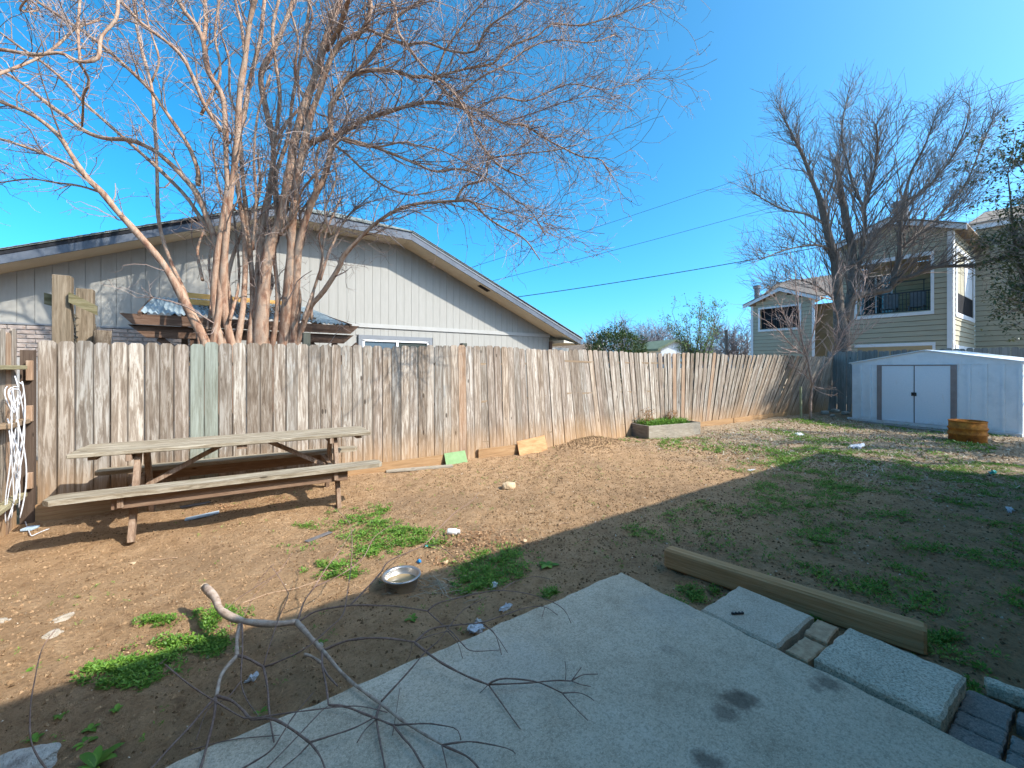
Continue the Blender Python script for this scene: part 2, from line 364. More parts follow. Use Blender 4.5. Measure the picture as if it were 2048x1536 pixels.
bm_std = board_mesh('board', .139, 1.85, .016, M_fence); bm_gr = board_mesh('board', .139, 1.85, .016, M_fgreen); bm_or = board_mesh('board', .139, 1.85, .016, M_forange)
def place_board(me, base_, top, tang, parent, name='board', label=None, sx=1., H0=1.85):
    z = top-base_; L = np.linalg.norm(z); z = z/L
    x = np.array(tang, float); x -= z*np.dot(x,z); x /= np.linalg.norm(x); y = np.cross(z,x)
    o = bpy.data.objects.new(name, me); COL.objects.link(o); put(o, parent)
    M = Matrix(((x[0]*sx,y[0],z[0]*L/H0,base_[0]),(x[1]*sx,y[1],z[1]*L/H0,base_[1]),(x[2]*sx,y[2],z[2]*L/H0,base_[2]),(0,0,0,1)))
    o.matrix_basis = M
    if label: o['label'] = label
    return o
fence = thing('wooden_fence', (4.2,6.2,0), 'long leaning weathered grey brown picket fence along the back of the yard', 'fence')
s = -1.40; kf = 0
def fy(x): return float(np.interp(x, FX, FY))
while s < 18.15:
    wd = random.choice((.139,.139,.139,.139,.128,.146)); dx = wd+random.uniform(.002,.006) if s > 1.2 else wd+random.uniform(.002,.007)
    x = s+wd/2; y = fy(x); t = np.array((1,(fy(x+.3)-fy(x-.3))/.6,0))
    pxs = 1024+F*(CS*x-SN*y)/(SN*x+CS*y)
    bz = float(gz(x, y))-.03; tz = float(np.interp(x, TX, TZ))+random.gauss(0,.008)+ .012*math.sin(x*2.1)
    ln = float(np.interp(x,LX,LY)); li = float(np.interp(x,LX,LI))+random.gauss(0,.012 if x>4 else .004)
    me = bm_std; lab = None
    if 383 < pxs < 448: me = bm_gr; lab = 'board with a greenish grey tint'
    elif pxs > 900 and random.random() < .03: me = bm_or; lab = 'board with bare orange wood showing'
    b0 = np.array((x, y+random.gauss(0,.005), bz)); t0 = np.array((x+li, b0[1]+ln+random.gauss(0,.002 if x<3 else .004), tz))
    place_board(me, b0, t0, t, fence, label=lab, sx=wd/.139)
    s += dx; kf += 1
# rails and posts on the far side
for zf in (.25,.95,1.6):
    pts = []
    for x in np.linspace(-1.4,18.0,20):
        f = zf/1.88; pts.append((x+float(np.interp(x,LX,LI))*f, fy(x)+float(np.interp(x,LX,LY))*f+.055, zf+float(gz(x,fy(x)))))
    for a, b_ in zip(pts[:-1], pts[1:]): obj('rail', MB().bar(a, b_, .088, .038), M_rail, fence)
for px in (930, 613, 1130, 1290, 1420):
    x = float(PY(px, 700, 6.1)[0]); 
    for _ in range(4): x = float(PY(px,700,fy(x)+.13)[0])
    y = fy(x)+.13; ln = float(np.interp(x,LX,LY)); li = float(np.interp(x,LX,LI))
    hh = {930:1.965,613:2.03}.get(px,1.86)
    obj('post', MB().bar((x,y,-.1),(x+li,y+ln,hh),.09,.09), M_fgreen, fence)
# kicker boards along the foot of the fence
M_kick = wood('dirt_stained_board', (.22,.125,.06), (.36,.215,.105), (.44,.29,.16), 'x', .3)
def lean_y(x, z): return float(np.interp(x,LX,LY))*z/1.88
for x0, x1, h, dy, lab in ((-1.42,.9,.17,.06,None),(.93,3.35,.14,.055,None),(3.75,5.05,.15,.05,None),(9.2,11.5,.13,.06,None),(11.52,14.6,.13,.07,None)):
    p = [(x0, fy(x0)-dy, float(gz(x0,fy(x0)))-.05), (x1, fy(x1)-dy, float(gz(x1,fy(x1)))-.05), (x1, fy(x1)-dy, float(gz(x1,fy(x1)))+h+random.uniform(-.02,.01)), (x0, fy(x0)-dy, float(gz(x0,fy(x0)))+h)]
    obj('kicker_board', MB().prism(p, (0,.036,0)), M_kick, fence)
# plywood scrap and green panel leaning on the fence
M_ply = simple('plywood', (.33,.17,.07), (.52,.31,.15), 6, .85, .2, .2, .002, sc3=(1,1,3))
def leaning_panel(name, px0, px1, ytop, ybot, mat, label, cat, t=.018, dy=.07, tilt=.10):
    a = G(px0, ybot); b_ = G(px1, ybot-(px1-px0)*.14)
    x0, x1 = a[0], b_[0]; y0, y1 = fy(x0)-dy-tilt, fy(x1)-dy-tilt
    A = PY(px0, ybot, y0); B = PY(px1, ybot-(px1-px0)*.13, y1)
    hh = (ybot-ytop)/F*(SN*A[0]+CS*A[1])
    za = float(gz(A[0],A[1]))-.015; zb = float(gz(B[0],B[1]))-.015
    p = [(A[0],A[1],za),(B[0],B[1],zb),(B[0],B[1]+tilt,zb+hh),(A[0]+.01,A[1]+tilt,za+hh*.96)]
    return obj(name, MB().prism(p, (0,t,0)), mat, label=label, cat=cat)
leaning_panel('plywood_panel', 1040, 1096, 879, 909, M_ply, 'orange plywood scrap leaning against the foot of the fence', 'board')
M_green = simple('faded_green_paint', (.16,.26,.11), (.22,.33,.15), 8, .8, .3, .2, .002)
leaning_panel('green_panel', 893, 936, 905, 929, M_green, 'pale green board leaning against the foot of the fence', 'board')
# side fence at the left end, seen edge on
side = thing('side_fence', (-1.6,5.5,0), 'weathered side fence with rails at the left edge carrying white cables', 'fence')
y = 6.30; kk = 0
while y > .9:
    tz = 1.95+random.gauss(0,.012)-(.06 if kk in (1,2) else 0)
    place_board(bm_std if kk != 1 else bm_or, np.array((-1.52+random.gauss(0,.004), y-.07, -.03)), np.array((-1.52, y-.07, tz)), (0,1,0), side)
    y -= .144; kk += 1
for zf in (.30,1.55): obj('rail', MB().bar((-1.47,6.2,zf),(-1.47,.9,zf),.09,.04,bev=.004), wood('side_rail_wood%d'%int(zf*100), (.17,.14,.075),(.30,.26,.15),(.40,.36,.24),'y',.4), side)
obj('rail', MB().bar((-1.465,6.25,1.02),(-1.465,5.7,1.02),.1,.045,bev=.004), M_rail, side)
obj('post', MB().box((-1.45,6.33,.85),(.095,.09,1.75)), wood('gap_shade_post_wood',(.05,.035,.025),(.09,.062,.045),(.13,.095,.07),'z',.3), side)  # post coloured near black, standing in for the corner gap's shadow
for zz in (1.52,1.09,.42): obj('bracket_block', MB().box((-1.425,6.262,zz),(.045,.05,.16 if zz<1.5 else .2),bev=.004), M_forange, side)
# rear fence beyond the shed
M_rear = wood('grey_rear_fence_wood', (.15,.135,.115), (.27,.25,.22), (.40,.375,.34), 'z', .45, tints=[(1,1,1),(.8,.8,.82),(1.1,1.1,1.1),(.9,.92,.95)])
bm_rear = board_mesh('board', .139, 1.85, .016, M_rear)
rear = thing('rear_fence', (18.3,1.,0), 'grey picket fence behind the metal shed at the far end', 'fence')
y = 5.75
while y > -5:
    place_board(bm_rear, np.array((18.3+random.gauss(0,.01), y, -.03)), np.array((18.32+random.gauss(0,.01), y+random.gauss(0,.01), 2.12+random.gauss(0,.015))), (0,-1,0), rear)
    y -= .145
for zf in (.3,1.7): obj('rail', MB().bar((18.37,5.7,zf),(18.37,-5,zf),.09,.04), M_rear, rear)
# ================================================================== NEIGHBOUR'S HOUSE (gable end with a clipped peak)
M_siding = simple('cream_siding_paint', (.295,.283,.25), (.328,.315,.28), 3, .75, .25, .35, .002, sc3=(6,6,.8))
M_trim = simple('cream_trim_paint', (.34,.33,.30), (.375,.365,.335), 4, .6, .3, .1, .002)
M_soffit = simple('soffit_paint', (.50,.45,.35), (.56,.51,.41), 4, .7, .2, .1, .002)
M_fascia = simple('slate_fascia_paint', (.07,.085,.105), (.115,.13,.155), 3, .6, .3, .1, .002)
M_shingle = simple('grey_shingle', (.10,.11,.10), (.20,.22,.20), 14, .95, .15, .6, .01, cc=(.27,.29,.26))
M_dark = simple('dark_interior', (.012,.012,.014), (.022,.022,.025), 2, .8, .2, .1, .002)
M_gframe = simple('grey_frame_paint', (.16,.17,.18), (.20,.21,.22), 5, .6, .3, .1, .002)
M_white = simple('white_paint', (.70,.70,.69), (.78,.78,.77), 4, .5, .4, .1, .002)
def glass(name, c, rough=.04):
    m, nt, b = newmat(name, rough, .9); b.inputs['Base Color'].default_value = c4(c); return m
M_glass = glass('window_glass', (.05,.06,.055)); M_glass2 = glass('blue_glass', (.09,.13,.16))
YF, YW = 9.9, 10.53
CL, CR, CZ, EZ, SL = 1.19, 4.10, 4.87, 2.48, .41
ER = CR+(CZ-EZ)/SL; EL = CL-(CZ-EZ)/SL
def rake(x): return CZ-SL*max(0, CL-x, x-CR)
house = thing('neighbour_house', (2.6,YW,0), 'cream sided house with slate fascia and clipped gable behind the wooden fence', 'house')
x = -6.6; M_gap = simple('siding_shadow_gap', (.23,.22,.20), (.27,.26,.235), 4, .9, .1, .1, .002)
obj('wall_core', MB().prism([(-6.65,YW+.02,0),(9.1,YW+.02,0),(9.1,YW+.02,rake(9.1)),(CR,YW+.02,CZ-.02),(CL,YW+.02,CZ-.02),(-6.65,YW+.02,rake(-6.65))], (0,.12,0)), M_gap, house)
WX0, WX1, WZ0, WZ1 = 3.0, 4.94, 1.25, 2.345
TZR, TZL, TXS = 2.62, 2.28, .35                     # trim board heights, and where the lower part turns from brick to siding
def topclip(a, b):                                   # top edge of one vertical board under the roof
    return [(q, rake(q)-.02) for q in sorted({a, b, *[k for k in (CL, CR) if a < k < b]})]
while x < 9.08:
    a, b_ = x+.0028, min(x+.2002, 9.08)
    zt = TZR if (a+b_)/2 > TXS else TZL
    tp = topclip(a, b_)
    obj('siding_board', MB().prism([(a,YW,zt+.012),(b_,YW,zt+.012)]+[(q,YW,z) for q, z in tp[::-1]], (0,.019,0)), M_siding, house)
    if zt == TZR:
        if b_ < WX0 or a > WX1: segs = [(0,zt-.1)]
        else: segs = [(0,WZ0),(WZ1,zt-.1)]
        for z0, z1 in segs: obj('siding_board', MB().box(((a+b_)/2,YW+.012,(z0+z1)/2),(b_-a,.019,z1-z0)), M_siding, house)
    x += .203
obj('trim_board', MB().box(((TXS+9.1)/2,YW-.012,TZR-.04),(9.1-TXS,.03,.10)), M_trim, house)
obj('trim_board', MB().box(((-6.65+TXS)/2,YW-.012,TZL+.0),(TXS+6.65-.01,.03,.03)), M_gframe, house)
M_hbrick = simple('house_brick', (.20,.15,.12), (.36,.30,.26), 9, .9, .2, .4, .004, cc=(.27,.20,.16))
bme = MB().box((0,0,0),(.20,.05,.062),bev=.004).mesh('brick', M_hbrick)
obj('mortar_bed', MB().box(((-6.65+TXS)/2,YW+.02,TZL/2-.02),(TXS+6.65-.03,.05,TZL-.02)), simple('mortar',(.30,.28,.25),(.38,.36,.33),20), house)
r_ = 0
for zi in range(7):
    z = TZL-.06-.075*zi
    for xx in np.arange(-3.6+.105*(zi%2), TXS-.1, .212):
        o_ = bpy.data.objects.new('brick', bme); COL.objects.link(o_); put(o_, house); o_.matrix_basis = Matrix.Translation((xx,YW+.0+random.gauss(0,.002),z))
# roof: main slopes, clipped hip, with courses of shingles as lapped strips
def roofplane(name, p0, p1, p2, p3, rows, parent, mat, t=.02):   # p0-p1 eave, p3-p2 ridge
    p0,p1,p2,p3 = [np.array(p,float) for p in (p0,p1,p2,p3)]
    nrm = np.cross(p1-p0, p3-p0); nrm /= np.linalg.norm(nrm); 
    if nrm[2] < 0: nrm = -nrm
    mb = MB()
    for r in range(rows):
        a, b_ = r/rows, min(1,(r+1.15)/rows)
        q = [p0+(p3-p0)*a, p1+(p2-p1)*a, p1+(p2-p1)*b_, p0+(p3-p0)*b_]
        q = [q[0]+nrm*(t+.012), q[1]+nrm*(t+.012), q[2]+nrm*t, q[3]+nrm*t]
        mb.prism(q, -nrm*.02)
    return obj(name, mb, mat, parent)
RX = (CL+CR)/2; RZ = CZ+(CR-CL)/2*SL; RY = YF+1.5; YB = 24
rf = roofplane('roof', (ER+.06,YF-.04,EZ-.02), (ER+.06,YB,EZ-.02), (RX,YB,RZ), (RX,RY,RZ), 30, house, M_shingle) if 0 else None
mbr = MB()
def slab_poly(pts, up=.03): mbr.prism([(a,b_,c) for a,b_,c in pts], (0,0,up))
slab_poly([(ER+.06,YF-.03,EZ),(ER+.06,YB,EZ),(RX,YB,RZ),(RX,RY,RZ),(CR,YF-.03,CZ)])
slab_poly([(EL-.06,YF-.03,EZ),(CL,YF-.03,CZ),(RX,RY,RZ),(RX,YB,RZ),(EL-.06,YB,EZ)])
slab_poly([(CL,YF-.03,CZ),(CR,YF-.03,CZ),(RX,RY,RZ)])
roof = obj('roof', mbr, M_shingle, house)
sh = []
for s0, s1, sg in ((CL,EL,-1),(CR,ER,1)):            # shingle courses' butt ends stepping along the rake
    L = abs(s1-s0); nn = 34
    for k in range(nn):
        a = s0+sg*L*k/nn; b_ = s0+sg*L*(k+1)/nn
        sh.append(obj('shingle_course', MB().prism([(a,YF-.045,rake(a)+.032),(b_,YF-.045,rake(b_)+.034),(b_,YF-.045,rake(b_)+.044),(a,YF-.045,rake(a)+.036)], (0,1.2,0)), M_shingle, roof))
# fascia, soffit and vent
def strip(a, za, b_, zb, y0, y1, h0, h1, mat, name):
    return obj(name, MB().prism([(a,y0,za+h0),(b_,y0,zb+h0),(b_,y0,zb+h1),(a,y0,za+h1)], (0,y1-y0,0)), mat, house)
for a, za, b_, zb in ((CR,CZ,ER,EZ),(CL,CZ,CR,CZ),(EL,EZ,CL,CZ)):
    a2, b2 = a, b_
    strip(a2, za, b2, zb, YF, YF+.03, -.19, -.005, M_fascia, 'fascia')
    strip(a2, za, b2, zb, YF+.03, YW-.002, -.19, -.165, M_soffit, 'soffit')
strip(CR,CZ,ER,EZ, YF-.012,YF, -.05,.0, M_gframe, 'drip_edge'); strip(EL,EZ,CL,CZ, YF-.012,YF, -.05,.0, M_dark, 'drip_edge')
vx = PY(968,571,YF+.2)[0]
vz = rake(vx)-.195
vent = obj('soffit_vent', MB().prism([(vx-.16,YF+.12,vz+.066),(vx+.16,YF+.12,vz-.066),(vx+.16,YF+.30,vz-.066),(vx-.16,YF+.30,vz+.066)], (0,0,-.006)), M_dark, house)
obj('corner_board', MB().box((9.13,YW+.02,1.2),(.09,.16,2.4)), simple('brown_corner_paint',(.12,.08,.06),(.17,.12,.09),4), house)
obj('eave_return', MB().prism([(9.2,YF+.05,2.33),(ER-.02,YF+.05,2.33),(ER-.02,YF+.05,EZ-.19),(9.2,YF+.05,2.42)], (0,6,0)), M_soffit, house)
obj('wing_wall', MB().box((11.4,YW+3.2,1.2),(3.0,.2,2.4)), M_siding, house)
# window
wf = obj('window', MB().box(((WX0+WX1)/2,YW-.01,WZ1-.05),(WX1-WX0,.05,.1)).box((WX0+.05,YW-.01,(WZ0+WZ1)/2-.05),(.1,.05,WZ1-WZ0-.1)).box((WX1-.05,YW-.01,(WZ0+WZ1)/2-.05),(.1,.05,WZ1-WZ0-.1)), M_gframe, house)
mid = (WX0+WX1)/2
obj('sash', MB().box((mid,YW-.005,WZ1-.125),(WX1-WX0-.2,.04,.05)).box((WX0+.125,YW-.005,1.7),(.05,.04,1.04)).box((WX1-.125,YW-.005,1.7),(.05,.04,1.04)).box((mid,YW-.012,1.7),(.06,.04,1.04)), M_white, wf)
for xa, xb, mt in ((WX0+.15,mid-.03,M_glass2),(mid+.03,WX1-.15,M_glass)): obj('pane', MB().box(((xa+xb)/2,YW+.012,1.7),(xb-xa,.006,1.0)), mt, wf)
obj('chimney_pipe', MB().tube([(8.6,16,3.2),(8.6,16,4.35)],.11,10), simple('terracotta',(.35,.14,.08),(.45,.2,.12),6), house)
# ================================================================== PATIO COVER behind the crape myrtle
M_pwood = wood('dark_pergola_wood', (.06,.032,.02), (.13,.075,.048), (.22,.145,.10), 'x', .35)
M_corr = simple('corrugated_sheet', (.19,.235,.25), (.30,.36,.375), 4, .5, .4, .2, .003, cc=(.14,.16,.16))
M_oplank = simple('orange_plank', (.60,.30,.08), (.70,.40,.14), 6, .8, .2, .2, .002, sc3=(1,6,6))
perg = thing('patio_cover', (.7,8.9,0), 'low patio cover with corrugated roof sheets on dark timber beams behind the fence', 'patio cover')
pf0, pf1, pb0, pb1 = np.array((-.78,8.22,2.36)), np.array((2.2,8.22,2.36)), np.array((-.72,9.55,2.78)), np.array((1.62,9.55,2.78))
ns = 5
for k in range(ns):
    u = np.linspace(k/ns+.002, (k+1)/ns+.006, 37); vv = np.linspace(0,1,7); U, V = np.meshgrid(u, vv)
    f = pf0+(pf1-pf0)*U[...,None]; bk = pb0+(pb1-pb0)*U[...,None]; p = f+(bk-f)*V[...,None]
    p[...,2] += .016*np.sin(U*(pf1-pf0)[0]*2*math.pi/.076)+.006*(k%2)+.01*np.sin(V*5+k)
    i = (np.arange(6)[:,None]*37+np.arange(36)[None]).ravel()
    mb = MB(); mb.add(p, np.stack([i,i+1,i+38,i+37],-1)); mb.add(p-np.array((0,0,.004)), np.stack([i,i+37,i+38,i+1],-1))
    obj('roof_sheet', mb, M_corr, perg, smooth=True)
def pb(a, b_, w, h, name='beam', mat=None, **k): return obj(name, MB().bar(a, b_, w, h, bev=.004), mat or M_pwood, perg, **k)
obj('beam', MB().prism([(-1.0,8.2,2.33),(-.86,8.2,2.18),(2.2,8.2,2.18),(2.36,8.2,2.33)], (0,.045,0)), M_pwood, perg)
obj('beam', MB().prism([(-.92,8.29,2.18),(-.72,8.29,2.0),(2.1,8.29,2.0),(2.28,8.29,2.16)], (0,.045,0)), M_pwood, perg)
obj('beam', MB().bar((-.8,9.5,2.66),(1.7,9.5,2.66),.14,.045), M_pwood, perg)
pb((-.78,8.2,2.3),(-.72,9.55,2.72),.045,.12); pb((2.2,8.2,2.3),(1.62,9.55,2.72),.045,.12)
for xx in np.linspace(-.4,1.7,5): obj('rafter', MB().bar((xx,8.25,2.29),(xx*.9,9.5,2.70),.045,.10), M_pwood, perg)
for xx in (-.15,1.95): pb((xx,8.36,0),(xx,8.36,2.0),.09,.09,'post'); pb((xx+.05,8.36,1.65),(xx+.42,8.36,2.0),.04,.09,'brace'); pb((xx-.05,8.36,1.65),(xx-.42,8.36,2.0),.04,.09,'brace')
for xx in (-.3,1.4): pb((xx,9.5,0),(xx,9.5,2.6),.09,.09,'post')
pl = lambda a, b_, lab, cat='plank': obj('loose_plank', MB().bar(a, b_, .035, .09), M_oplank, label=lab, cat=cat)
pl((-.35,9.60,2.85),(1.5,9.60,2.83),'long bright orange plank lying along the back edge of the patio cover roof')
pl((-.25,8.95,2.655),(.35,8.9,2.64),'short bright orange plank lying mid slope on the corrugated roof')
# leaf litter on the corrugated roof
mb = MB(); T = 1500; u = rng.uniform(.25,.85,T); vv = rng.beta(2,2,T)
f = pf0+(pf1-pf0)*u[:,None]; bk = pb0+(pb1-pb0)*u[:,None]; p = f+(bk-f)*vv[:,None]; p[:,2] += .02
mb.leaves(p, rng.uniform(0,6.28,T), rng.normal(0,.4,T), rng.uniform(.03,.07,T), rng.uniform(.012,.03,T))
M_litter = leafmat('dry_leaves', (.16,.085,.045), (.36,.20,.10), (.50,.34,.20), .9, .1)
tag(obj('leaf_litter', mb, M_litter), 'dead brown leaves scattered over the corrugated patio cover roof', 'leaves', kind='stuff')
# tan trunk stub behind the fence
M_barkr = simple('rough_bark', (.13,.095,.065), (.30,.235,.165), 14, .95, .1, 1., .03, sc3=(2,2,.35))
p = PY(205, 660, 6.75)
zs = np.linspace(0,1.98,20); mb = MB(); mb.tube(np.c_[p[0]+.01*np.sin(zs*6), np.full(20,6.8), zs], .075+.008*np.sin(zs*17), 12)
obj('tree_stump', mb, M_barkr, smooth=True, label='tan rough barked cut trunk showing just above the fence behind the crossed boards', cat='stump')
# ================================================================== POSTS WITH CROSSED BOARDS (left, behind the fence)
M_apost = wood('mossy_post_wood', (.075,.058,.035), (.19,.14,.09), (.31,.25,.175), 'z', .45)
M_abrd = wood('mossy_board_wood', (.05,.045,.02), (.145,.12,.058), (.27,.235,.145), 'x', .5)
arb = thing('trellis_posts', (-1.35,6.75,0), 'two mossy square posts joined by a crossed board above the left end of the fence', 'posts')
a = PY(126, 552, 6.62); b_ = PY(170, 578, 6.95)
obj('post', MB().box((a[0],6.62,a[2]/2),(.145,.14,a[2]),bev=.005), M_apost, arb)
obj('post', MB().box((b_[0],6.98,b_[2]/2),(.145,.14,b_[2]),bev=.005), M_apost, arb)
p0 = PY(88, 596, 6.72); p1 = PY(128, 606, 6.72)
obj('cross_board', MB().bar(p0, p1, .045, .125, up=(0,0,1)) if 0 else MB().prism([p0+(0,0,.06),p1+(0,0,.06),p1-(0,0,.065),p0-(0,0,.065)], (.0,.042,0)), M_abrd, arb)
q0 = PY(137, 594, 6.50); q1 = PY(194, 621, 6.50)
obj('cross_board', MB().prism([q0+(0,0,.058),q1+(0,0,.052),q1-(0,0,.052),q0-(0,0,.058)], (0,.035,0)), M_abrd, arb)
M_vine = simple('dry_vine', (.07,.06,.045), (.14,.12,.09), 20, .9, .1)
for cx, Yv, top in ((147,6.8,628),(188,7.05,648)):
    mb = MB()
    for s_ in range(3):
        pts = np.array([PY(cx+4*math.sin(t*9+s_*2), yy, Yv) for t, yy in zip(np.linspace(0,1,16), np.linspace(top,690,16))]); mb.tube(pts, .007, 5)
    for t in range(60):
        pp = PY(cx+random.uniform(-6,6), random.uniform(top,690), Yv); mb.leaves(np.array([pp]), np.array([random.uniform(0,6)]), np.array([random.uniform(-1,1)]), np.array([.05]), np.array([.025]))
    obj('dry_vine', mb, M_vine, label='dry dark vine hanging between the mossy posts' if cx < 160 else 'dry dark vine hanging to the right of the shorter mossy post', cat='vine')
# ================================================================== PICNIC TABLE
M_tab = wood('weathered_table_wood', (.11,.08,.05), (.27,.22,.15), (.46,.41,.32), 'x', .6)
M_tleg = wood('table_leg_wood', (.13,.08,.05), (.27,.18,.12), (.40,.31,.23), 'z', .5)
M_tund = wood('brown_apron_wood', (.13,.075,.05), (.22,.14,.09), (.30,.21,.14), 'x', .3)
tb = thing('picnic_table', (.33,5.52,0), 'weathered wooden picnic table with attached benches standing along the fence', 'picnic table')
TM = Matrix.Translation((.33,5.52,.0)) @ Matrix.Rotation(math.radians(-4.6),4,'Z')
def tp(build, name, mat, **k):
    mb = MB(); mb.M = TM; build(mb); return obj(name, mb, mat, tb, **k)
for j, yy in enumerate((-.235,-.08,.08,.235)):
    tp(lambda mb: mb.box((.0,yy,.762),(2.62+.012*((j*7)%3-1),.148,.038),bev=.006), 'top_plank', M_tab)
def bplank(yy, L, w, sx=0):
    c = .045                                         # clipped corners
    pts = [(-L/2,-w/2+c),(-L/2+c,-w/2),(L/2-c,-w/2),(L/2,-w/2+c),(L/2,w/2-c),(L/2-c,w/2),(-L/2+c,w/2),(-L/2,w/2-c)]
    tp(lambda mb: mb.prism([(x+sx,yy+y_,.425) for x, y_ in pts], (0,0,.042)), 'seat_plank', M_tab)
bplank(-.53,2.72,.235); bplank(.56,2.62,.215)
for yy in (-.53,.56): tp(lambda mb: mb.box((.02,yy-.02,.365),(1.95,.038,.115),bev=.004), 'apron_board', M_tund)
for xx in (-.86,.90):
    for sg in (-1,1):
        tp(lambda mb: mb.bar((xx+.02,sg*.47,-.03),(xx+.02,sg*.17,.735),.045,.085,up=(0,1,0),bev=.003), 'leg', M_tleg)
    tp(lambda mb: mb.bar((xx-.03,-.60,.375),(xx-.03,.64,.375),.042,.10,bev=.003) , 'seat_support', M_tleg)
    tp(lambda mb: mb.bar((xx-.03,-.30,.71),(xx-.03,.30,.71),.042,.066,bev=.003), 'top_cleat', M_tleg)
tp(lambda mb: mb.bar((-.80,.0,.38),(-.16,.0,.735),.04,.09,up=(0,1,0)), 'brace', M_tleg)
tp(lambda mb: mb.bar((.84,.0,.38),(.22,.0,.735),.04,.09,up=(0,1,0)), 'brace', M_tleg)
tp(lambda mb: mb.box((0,0,.722),(.09,.56,.04)), 'top_cleat', M_tleg)
for xx in (-1.15,1.18): tp(lambda mb: mb.box((xx,0,.725),(.06,.5,.036)), 'top_cleat', M_tleg)
# ================================================================== RAISED BED
M_bed = wood('bed_board_wood', (.20,.16,.115), (.34,.29,.22), (.45,.40,.32), 'x', .35)
M_bed2 = wood('bed_end_wood', (.13,.11,.09), (.22,.19,.155), (.32,.28,.23), 'y', .35)
A = G(1298,884); B = G(1401,874); C_ = G(1252,878)
A[2]=B[2]=0; u = (B-A); LB = np.linalg.norm(u); u /= LB; v_ = np.array((-u[1],u[0],0)); D_ = .95
gb = float(gz(A[0],A[1])); hb = .27
bed = thing('raised_bed', A+u*LB/2+v_*D_/2, 'grey timber raised garden bed with green weeds against the leaning fence', 'planter')
def wallb(p, q, mat, nm='bed_board'):
    d = (q-p)/np.linalg.norm(q-p); nn = np.array((-d[1],d[0],0))*.04
    obj(nm, MB().prism([p+(0,0,gb-.06),q+(0,0,gb-.06),q+(0,0,gb+hb),p+(0,0,gb+hb)], nn), mat, bed)
wallb(A, B, M_bed); wallb(A+v_*D_, B+v_*D_, M_bed); wallb(A+v_*D_+u*.0, A+v_*.0405, M_bed2); wallb(B+v_*D_+u*.0, B+v_*.0405+u*.0, M_bed2)
cs = A+u*LB/2+v_*D_/2
obj('bed_soil', MB().prism([A+u*.04+v_*.04+(0,0,gb+hb-.10),B-u*.01+v_*.04+(0,0,gb+hb-.10),B-u*.01+v_*(D_)+(0,0,gb+hb-.08),A+u*.04+v_*D_+(0,0,gb+hb-.08)],(0,0,.01)), M_soil, bed)
BED = (A, u, v_, LB, D_, gb+hb-.08)
# ================================================================== METAL SHED
M_shed = simple('white_shed_metal', (.66,.735,.775), (.71,.78,.815), 3, .5, .4, .05, .002, cc=(.60,.68,.72))
M_sdoor = simple('white_shed_door', (.64,.73,.79), (.71,.78,.83), 40, .55, .35, .2, .002)
M_sjamb = simple('brown_jamb_paint', (.22,.185,.175), (.28,.24,.225), 5, .6, .3, .05, .002)
def weather_shed(m_):
    nt = m_.node_tree; b = nt.nodes['Principled BSDF']; src = b.inputs['Base Color'].links[0].from_socket
    z = node(nt, 'ShaderNodeSeparateXYZ', None, {0:node(nt,'ShaderNodeTexCoord').outputs['Object']}).outputs[2]
    sp_ = noise(nt, oc(nt,(1,1,.6),False), 26, 5, .8); st_ = noise(nt, oc(nt,(3,3,.5),False), 3.2, 6, .7); bl_ = noise(nt, oc(nt,(1,1,1),False), 4, 5, .7)
    col = mix(nt, ramp(nt, sp_, [(.66,0.),(.74,.7)]), src, (.30,.27,.24))
    col = mix(nt, ramp(nt, st_, [(.64,0.),(.76,.5)]), col, (.55,.45,.33))
    mud = ramp(nt, math_(nt,'ADD',z,math_(nt,'MULTIPLY',bl_,.35)), [(.14,.6),(.32,0.)])
    col = mix(nt, mud, col, (.36,.30,.23)); nt.links.new(col, b.inputs['Base Color'])
weather_shed(M_shed); weather_shed(M_sdoor)
M_rust = simple('rust_stain', (.30,.22,.14), (.45,.38,.28), 8, .8, .2)
s0 = np.array((15.55,4.32,0)); s1 = np.array((14.75,1.03,0))
su = s1-s0; SLn = np.linalg.norm(su); su /= SLn; sv = np.array((-su[1],su[0],0)); 
if sv[0] < 0: sv = -sv
zb, ze, zp, SD = .06, 1.68, 1.98, 1.75
shed = thing('metal_shed', s0+su*SLn/2+sv*SD/2, 'low white metal garden shed with double doors and brown jambs', 'shed')
def SP(a, b_, z): return s0+su*a+sv*b_+np.array((0,0,z))
def panel(a0, a1, z0, z1, off, t, mat, name, par=shed, **k): return obj(name, MB().prism([SP(a0,off,z0),SP(a1,off,z0),SP(a1,off,z1),SP(a0,off,z1)], sv*t), mat, par, **k)
D0, D1 = .62, 2.26
D0, D1 = SLn*.205, SLn*.665
def ribbed(a0, a1, z0, z1, off, name, n):
    mb = MB(); w_ = (a1-a0)/n
    for k in range(n): mb.prism([SP(a0+k*w_+.006,off,z0),SP(a0+(k+1)*w_-.006,off,z0),SP(a0+(k+1)*w_-.006,off,z1),SP(a0+k*w_+.006,off,z1)], sv*.012)
    for k in range(1,n): mb.prism([SP(a0+k*w_-.022,off-.03,z0),SP(a0+k*w_+.022,off-.03,z0),SP(a0+k*w_+.022,off-.03,z1),SP(a0+k*w_-.022,off-.03,z1)], sv*.032)
    return obj(name, mb, M_shed, shed)
ribbed(0, D0, zb, ze-.06, .0, 'front_panel', 3); ribbed(D1+.0, SLn, zb, ze-.06, .0, 'front_panel', 4)
panel(0, SLn, zb, ze-.05, .016, .01, M_shed, 'inner_sheet')
for d in (D0, D1): panel(d-.055, d+.055, zb, ze-.06, -.03, .03, M_sjamb, 'door_jamb')
panel(D0+.056, D1-.056, ze-.085, ze-.06, -.03, .03, M_sjamb, 'door_header')
mdl = (D0+D1)/2
